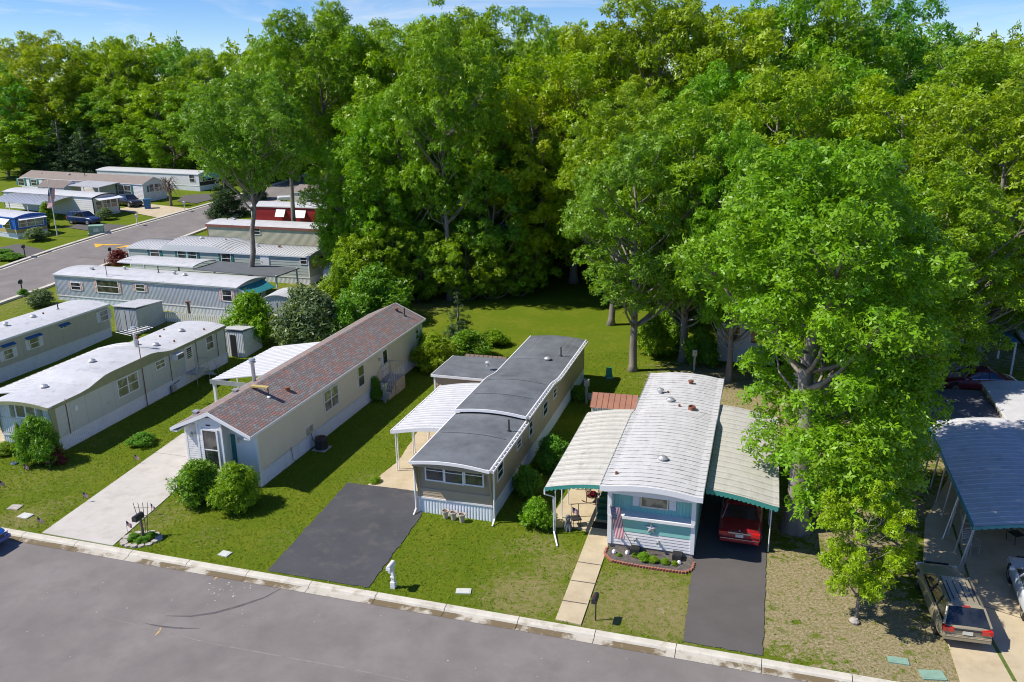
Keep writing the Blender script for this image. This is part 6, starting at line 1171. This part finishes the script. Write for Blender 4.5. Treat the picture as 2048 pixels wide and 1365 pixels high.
# brick edged bed of the teal home
bed = pix([(1216, 1100), (1210, 1112), (1225, 1124), (1290, 1135), (1370, 1146), (1385, 1138), (1388, 1118), (1240, 1090)]); m = MB(); m.prism(bed, -.05, .05, MULCH); o = m.build('flower_bed'); o['kind'] = 'structure'
eb = [Vector((x, y, 0)) for x, y in pix([(1214, 1098), (1209, 1110), (1222, 1124), (1255, 1131), (1290, 1137), (1330, 1143), (1368, 1148), (1384, 1142), (1388, 1128)])]; m = MB()
for a, b in zip(eb[:-1], eb[1:]):
    L_ = (b-a).length; k = max(1, int(L_/.12))
    for i in range(k): c = a.lerp(b, (i+.5)/k); m.M = Matrix.Translation(c) @ Matrix.Rotation(math.atan2(b.y-a.y, b.x-a.x)+.5, 4, 'Z'); m.box((-.05, -.045, -.05), (.05, .045, .11), BRICK)
m.M = None; o = m.build('brick_edging'); tag(o, 'row of tilted red bricks edging the bed in front of the teal home', 'brick edging')
HG = 'bright clumps in the teal home\'s brick-edged bed'
for x, y, r, l in ((1288, 1120, .30, 'biggest bright clump in the brick-edged bed'), (1307, 1124, .24, 'second bright clump right of the biggest in the brick-edged bed'), (1330, 1127, .2, 'third bright clump in the brick-edged bed'), (1349, 1130, .15, 'small bright clump beside the white stones'), (1270, 1114, .15, 'small green clump under the left crawl vent'), (1238, 1112, .12, 'tiny plant at the left end of the brick-edged bed')):
    p = G(x, y, .05); place(BU[1], p.x, p.y, r*1.1, r*1.15, 'bedding_plant', l, 'plant', HG, zoff=.05, names=('foliage', 'stem'))
for x, y in ((1358, 1128), (1254, 1108), (1228, 1106)):
    m = MB(); m.lathe([(.09, 0), (.1, .05), (.06, .14), (0, .17)], (0, 0, 0), FWHT, 7); o = m.build('garden_stone', None, loc=G(x, y, .05)); tag(o, 'white garden stone in the brick-edged bed', 'stone', 'white garden stones in the brick-edged bed')
# patio things under the teal home's left awning
p = G(1152, 1052); t = thing('garden_chair', 'small black metal chair holding a little flag at the front of the patio', 'chair', p, R(10)); m = MB()
for x, y in ((-.18, -.18), (.18, -.18), (-.18, .18), (.18, .18)): q = MB(); q.tube([(x, y, 0), (x, y, .4)], .018, DARKM, 5); q.build('leg', t)
m.box((-.22, -.22, .38), (.22, .22, .44), DARKM); m.build('seat', t); m = MB(); m.tube([(-.18, .2, .42), (-.18, .26, 1.0), (.18, .26, 1.0), (.18, .2, .42)], .02, DARKM, 5); m.build('backrest', t)
t2 = thing('stick_flag', 'little flag tied to the black metal patio chair', 'flag', p+Vector((0, 0, .45)), 0, STK); m = MB(); m.tube([(-.1, .1, 0), (-.18, .1, .5)], .01, WOOD, 4); m.build('stick', t2); flagcloth('cloth', t2, frame((-.17, .1, .48), (.8, -.1, -.35), (0, 0, -1), (.2, 1, 0)), .38, .28, .03, n=10)
p = G(1136, 1060); t = thing('garden_statue', 'small dark lion-like statue sitting left of the black metal chair', 'statue', p); m = MB(); m.lathe([(.16, 0), (.2, .06), (.18, .2), (.14, .38), (.1, .48), (.12, .56), (.13, .64), (.1, .74), (0, .78)], (0, 0, 0), DGREY, 14); b_ = m.build('body', t, smooth=True); m = MB(); m.lathe([(.0, 0), (.06, .03), (.05, .1), (0, .13)], (0, -.13, .56), DGREY, 8); m.build('muzzle', b_)
for sx in (-.08, .08): m = MB(); m.tube([(sx, -.12, .3), (sx, -.2, .02)], .045, DGREY, 6); m.build('paw', b_)
t = thing('garden_sign', 'small yellow sign on the ground beside the awning\'s front post', 'sign', G(1118, 1058)); m = MB(); m.box((-.2, -.02, .08), (.2, .02, .38), YELT); m.build('board', t); m = MB(); m.tube([(0, .03, -.05), (0, .03, .3)], .015, WOOD, 5); m.build('stake', t)
p = G(1186, 1005); RG = MATS.get('x') or mat('rocker_wood', (.10, .035, .03), .5)
t = thing('rocking_chair', 'dark red-brown rocking chair with a red cushion under the teal home\'s left awning', 'chair', p, R(60)); m = MB()
m.box((-.27, -.25, .38), (.27, .25, .43), RG); m.build('seat', t); m = MB()
for i in range(5): m.tube([(-.24+.12*i, .24, .42), (-.24+.12*i, .38, 1.1)], .018, RG, 5)
m.tube([(-.28, .38, 1.1), (.28, .38, 1.1)], .03, RG, 6); m.build('backrest', t)
for sx in (-.26, .26):
    m = MB(); m.tube([(sx, -.45, .10), (sx, -.1, .03), (sx, .2, .03), (sx, .5, .12)], .022, RG, 5); m.build('rocker', t); m = MB(); m.tube([(sx, -.24, .05), (sx, -.24, .66), (sx, .3, .68)], .022, RG, 5); m.tube([(sx, .24, .05), (sx, .24, .6)], .02, RG, 5); m.build('armrest', t)
m = MB(); m.lathe([(.0, 0), (.16, .02), (.2, .08), (.14, .15), (0, .17)], (0, -.02, .43), FRED, 12); o = m.build('cushion', None, loc=p); tag(o, 'red cushion on the rocking chair', 'cushion'); 
m = MB(); m.box((-.45, -.28, 0), (.45, .28, .025), BLACK); o = m.build('door_mat', None, loc=wrld(Cc, -.62, 1.75, .045), rz=-Cc.az); tag(o, 'black door mat at the foot of the green steps', 'door mat')
# air conditioner of the shingle-roofed home
t = thing('condenser_unit', 'round-cornered black air-conditioning condenser beside the cream home', 'air conditioner', wrld(B, 4.3+.62, 5.25, 0), -B.az); m = MB(); m.box((-.42, -.42, -.05), (.42, .42, .05), CONC); m.build('pad', t); m = MB(); m.lathe([(.36, .05), (.38, .1), (.38, .66), (.33, .72), (.0, .72)], (0, 0, 0), DARKM, 12)
m.build('casing', t, smooth=False); m = MB()
for r in (.1, .18, .26, .31): m.tube([(r*math.cos(a), r*math.sin(a), .74) for a in np.linspace(0, 6.283, 17)], .008, RUST, 4)
m.tube([(-.32, 0, .74), (.32, 0, .74)], .01, RUST, 4); m.build('fan_guard', t)
def pedestal(px, py, label, hgt=1.4, tall=True):
    t = thing('utility_pedestal', label, 'utility pedestal', G(px, py), R(-17)); m = MB(); m.box((-.07, -.07, -.1), (.07, .07, hgt), GALV); m.build('post', t); m = MB(); m.box((-.16, -.14, hgt-.45), (.16, .1, hgt), GALV); m.lathe([(.09, 0), (.09, .08), (.07, .1), (0, .1)], (0, -.16, hgt-.2), CHROME, 10); m.build('meter', t)
    if tall: m = MB(); m.box((.12, -.1, .35), (.4, .1, .75), GALV); m.build('breaker_box', t)
pedestal(770, 806, 'grey utility pedestal with meter beside the entry steps'); pedestal(1173, 808, 'grey utility pedestal beside the tan home\'s back right corner', 1.7)
pedestal(1388, 742, 'grey utility pedestal behind the teal home\'s roof', 1.6, False)
m = MB(); m.box((-.25, -.2, -.05), (.25, .2, .15), LIDG); m.add([(-.22, -.18, .15), (.22, -.18, .15), (.22, .16, .15), (-.22, .16, .15), (-.16, -.06, .78), (.16, -.06, .78), (.16, .14, .78), (-.16, .14, .78)], [(0, 1, 5, 4), (1, 2, 6, 5), (2, 3, 7, 6), (3, 0, 4, 7), (4, 5, 6, 7)], mat('cable_green', (.02, .27, .17), .5)); o = m.build('cable_box', None, loc=G(1218, 757), rz=.2); tag(o, 'bright green cable box on the back lawn', 'cable box')
m = MB(); m.box((-.12, -.1, -.05), (.12, .1, .8), LIDG); m.box((-.14, -.12, .8), (.14, .12, .86), LIDG); o = m.build('cable_box', None, loc=G(998, 688), rz=.2); tag(o, 'slim green utility post on the lawn behind the tan home', 'utility post')
m = MB(); m.box((-.95, -.75, -.1), (.95, .75, .15), CONC); m.box((-.85, -.65, .15), (.85, .65, 1.05), LIDG); m.box((-.9, -.7, 1.05), (.9, .7, 1.12), LIDG); m.box((-.3, -.67, .3), (.3, -.66, .8), LIDM); o = m.build('transformer_box', None, loc=G(194, 468), rz=R(20)); tag(o, 'green transformer box on the lawn beside the navy SUV', 'transformer box')
t = thing('recycling_bin', 'blue wheeled bin at the corner of the brown-roofed home', 'bin', G(296, 418), R(20)); m = MB(); m.add([(-.4, -.4, 0), (.4, -.4, 0), (.4, .4, 0), (-.4, .4, 0), (-.5, -.5, 1.35), (.5, -.5, 1.35), (.5, .5, 1.35), (-.5, .5, 1.35)], [(0, 1, 5, 4), (1, 2, 6, 5), (2, 3, 7, 6), (3, 0, 4, 7)], AWNB); m.build('body', t); m = MB(); m.box((-.53, -.53, 1.35), (.53, .53, 1.45), AWNB); m.build('lid', t)
# ---- sheds
def shed(name, label, FLpt, az, W, L, hgt, wm, rm, roof='gable', rise=.5, style='rib', door=True):
    t = thing(name, label, 'shed', (FLpt[0], FLpt[1], gz(FLpt[1])), -az); m = MB(); m.box((.02, .02, -.2), (W-.02, L-.02, hgt-.02), wm)
    h = Home.__new__(Home); h.W, h.L, h.t = W, L, t
    for sd in 'FRLB': h.wall(sd, -.1, hgt, wm, style, mb=m)
    if roof == 'gable': zf = lambda x, y: hgt+rise*(1-abs(2*y/L-1))   # ridge runs along x
    elif roof == 'gamb': zf = lambda x, y: hgt+rise*(1.0*(1-abs(2*x/W-1)**2.4))
    elif roof == 'arch': zf = lambda x, y: hgt+rise*(1-(2*x/W-1)**2)
    else: zf = lambda x, y: hgt+rise*(1-y/L)
    if roof == 'gable':
        for x in (0, W): m.poly([(x, 0, hgt), (x, L, hgt), (x, L/2, hgt+rise)], wm)
    if roof in ('gamb', 'arch'):
        for y in (0.0, L): m.poly([(W*i/14, y, zf(W*i/14, 0)-.02) for i in range(15)], wm)
    m.build('wall', t); r = MB()
    if roof == 'gable':
        for s in (0, 1):
            ya, yb = (-.1, L/2) if s == 0 else (L/2, L+.1); n = int(W/.3)
            for i in range(n):
                x0, x1 = -.08+(W+.16)*i/n, -.08+(W+.16)*(i+1)/n; za = hgt-.04 if s == 0 else hgt+rise+.03; zb = hgt+rise+.03 if s == 0 else hgt-.04
                r.poly([(x0+.02, ya, za), (x1-.02, ya, za), (x1-.02, yb, zb), (x0+.02, yb, zb)], rm); r.poly([(x0-.02, ya, za+.035), (x0+.02, ya, za+.0), (x0+.02, yb, zb), (x0-.02, yb, zb+.035)], rm)
    else: r.sheet(-.1, W+.1, -.1, L+.1, zf, rm, nx=14, ny=2, th=.06)
    r.build('roof', t)
    if door == 'dark': d = MB(); d.box((W*.35, -.04, .0), (W*.62, -.022, hgt*.88), BLACK); d.build('doorway', t); d = MB(); d.box((W*.02, -.5, .0), (W*.34, -.46, hgt*.9), wm); d.build('door', t)
    elif door: d = MB(); d.box((W*.3, -.035, .05), (W*.7, -.02, hgt*.92), wm); d.box((W*.49, -.045, .05), (W*.51, -.03, hgt*.92), DARKM); d.build('door', t)
    return t
q = P(1180, 814, 1.6); shed('garden_shed', 'small shed with a copper-coloured ribbed metal roof between the tan and teal homes', (q.x+.1, q.y+.1), R(14), 2.6, 2.0, 1.6, WHITE, SHED, 'gable', .5)
q = G(449, 712); shed('garden_shed', 'small pale shed with its door open behind the olive-trimmed home', (q.x+.1, q.y), R(17), 1.75, 2.4, 2.0, RIBW, METR, 'slope', .25, door='dark')
q = G(220, 672); shed('garden_shed', 'pale blue-grey shed at the back end of the greige home', (q.x+.15, q.y+1), R(17), 2.3, 3.2, 2.1, CORR, METR, 'slope', .2)
q = G(524, 652); shed('garden_shed', 'ribbed grey shed with a tattered curved roof beside the corrugated home', (q.x, q.y), R(10), 3.2, 2.6, 2.3, CORR, METR, 'arch', .5)
q = G(648, 573); shed('garden_shed', 'white barn-roofed shed under the trees right of the sage home', (q.x, q.y), R(20), 3.4, 3.0, 1.6, RIBW, GRSH, 'gamb', 1.3, 'flat')
q = G(655, 672); shed('garden_shed', 'low white shed peeking over the shingle roof', (q.x, q.y), R(17), 2.0, 1.8, 1.8, WHITE, METR, 'slope', .2)
q = P(940, 722, 2.2); shed('garden_shed', 'small shed with a brown ribbed metal roof behind the side addition', (q.x-.6, q.y), R(17), 2.8, 2.4, 1.75, TAN, BROWNR, 'gable', .55)
q = G(195, 392); shed('garden_shed', 'small brown-shingled shed in front of the long brown-roofed home', (G(130, 398).x-4, G(130, 398).y), R(25), 6, 3, 2.0, WSIDE, BRSH, 'gable', .9)
# ---- folding chairs and clutter by the right carport
CG = 'garden chairs stacked beside the right carport posts'
for i, (x, y, r_, l) in enumerate(((1940, 1105, .3, 'white metal garden chair beside the carport\'s front posts'), (1935, 1068, 1.2, 'second metal garden chair behind the front one at the right carport'), (1932, 1020, 2.0, 'metal lounge chair frame under the edge of the right carport'), (2030, 1085, .2, 'dark patio chair under the right carport at the photo edge'))):
    t = thing('patio_chair', l, 'chair', G(x, y)+Vector((0, 0, .03)), r_, CG); cm = LEADV if i < 3 else DARKM
    for sx in (-.25, .25): m = MB(); m.tube([(sx, -.25, 0), (sx, -.22, .6), (sx, .3, .62)], .018, cm, 5); m.tube([(sx, .25, 0), (sx, .3, .62), (sx, .38, 1.0)], .018, cm, 5); m.build('side_frame', t)
    m = MB(); m.box((-.25, -.25, .40), (.25, .25, .425), cm); m.build('seat', t); m = MB()
    for k in range(5): m.box((-.25, .30+k*.018, .5+k*.1), (.25, .312+k*.018, .56+k*.1), cm)
    m.build('backrest', t)
t = thing('grill', 'dark kettle-style barbecue under the right carport edge', 'grill', G(1950, 1040)+Vector((0, 0, .03))); m = MB(); m.lathe([(.1, .5), (.26, .62), (.28, .75), (.2, .92), (0, .98)], (0, 0, 0), DARKM, 14); m.build('bowl', t, smooth=True)
for a in (0, 2.1, 4.2): m = MB(); m.tube([(.15*math.cos(a), .15*math.sin(a), .6), (.28*math.cos(a), .28*math.sin(a), 0)], .015, DARKM, 5); m.build('leg', t)
t = thing('wooden_post', 'short brown wooden post in front of the corrugated skirting', 'post', G(380, 637)); m = MB(); m.tube([(0, 0, -.1), (0, 0, 1.5)], .14, WOOD, 8); m.box((-.17, -.17, 1.45), (.17, .17, 1.56), RUST); m.build('shaft', t)
m = MB(); m.lathe([(.2, 0), (.22, .05), (.18, .1), (0, .12)], (0, 0, 0), CHROME, 10); o = m.build('garden_globe', None, loc=G(30, 928)); tag(o, 'small shiny garden ornament left of the corner shrub', 'ornament')
m = MB(); m.lathe([(.16, 0), (.2, .1), (.12, .2), (0, .22)], (0, 0, 0), STONE, 9); o = m.build('garden_rock', None, loc=G(1708, 1246)); tag(o, 'pale rock at the foot of the young tree', 'rock')
# low picket fence along the corrugated home
FP = [G(300, 640), G(460, 655)]; t = thing('picket_fence', 'low weathered white picket fence along the corrugated home', 'fence', FP[0], math.atan2(FP[1].y-FP[0].y, FP[1].x-FP[0].x)); Lf = (FP[1]-FP[0]).length; m = MB(); m.box((0, 0, .7), (Lf, .05, .8), WHITE); m.box((0, 0, .15), (Lf, .05, .25), WHITE); m.build('rail', t); m = MB()
for i in range(int(Lf/.22)): m.box((i*.22, -.03, -.1), (i*.22+.15, 0, .85+.05*math.sin(i*2.3)), WHITE)
m.build('pickets', t)
# ------------------------------------------------------------------ grass blades over the near lawns (nobody could count them)
def grass():
    rng = np.random.default_rng(9); n = 190000; X = rng.uniform(-32, 26, n); Y = rng.uniform(24, 62, n)
    T_ = (X-K0.x)*kn.x+(Y-K0.y)*kn.y; ok = T_ > .08
    for p_ in PAV.values(): ok &= ~inpoly(X, Y, p_)
    ok &= ~inpoly(X, Y, bed)
    for h in (A, B, Cc, D, O_):
        c, s = math.cos(h.az), math.sin(h.az); o = h.t.location; lx = (X-o.x)*c-(Y-o.y)*s; ly = (X-o.x)*s+(Y-o.y)*c; ok &= ~((lx > -.02) & (lx < h.W+.02) & (ly > -.02) & (ly < h.L))
    soil = sampl(SOIL, X, Y); dry = sampl(DRY, X, Y); ok &= rng.uniform(size=n) > soil*.93; ok &= rng.uniform(size=n) > dry*.75
    X, Y, dry, soil = X[ok], Y[ok], dry[ok], soil[ok]; k = len(X); a = rng.uniform(0, 6.28, k); ln = rng.uniform(.05, .11, k); w_ = rng.uniform(.012, .028, k)
    ca, sa = np.cos(a), np.sin(a); tx = X+ca*ln*.7; ty = Y+sa*ln*.7; Zt = ln*.75
    V = np.stack([np.stack([X-sa*w_, Y+ca*w_, np.zeros(k)], 1), np.stack([X+sa*w_, Y-ca*w_, np.zeros(k)], 1), np.stack([tx+sa*w_*.3, ty-ca*w_*.3, Zt], 1), np.stack([tx-sa*w_*.3, ty+ca*w_*.3, Zt], 1)], 1).reshape(-1, 3)
    o = bpy.data.objects.new('grass', leaf_mesh('grass', V, rng.uniform(0, 1, k), GRASSB)); COL.objects.link(o); tag(o, 'short green grass on the front lawns', 'grass', kind='stuff')
grass()
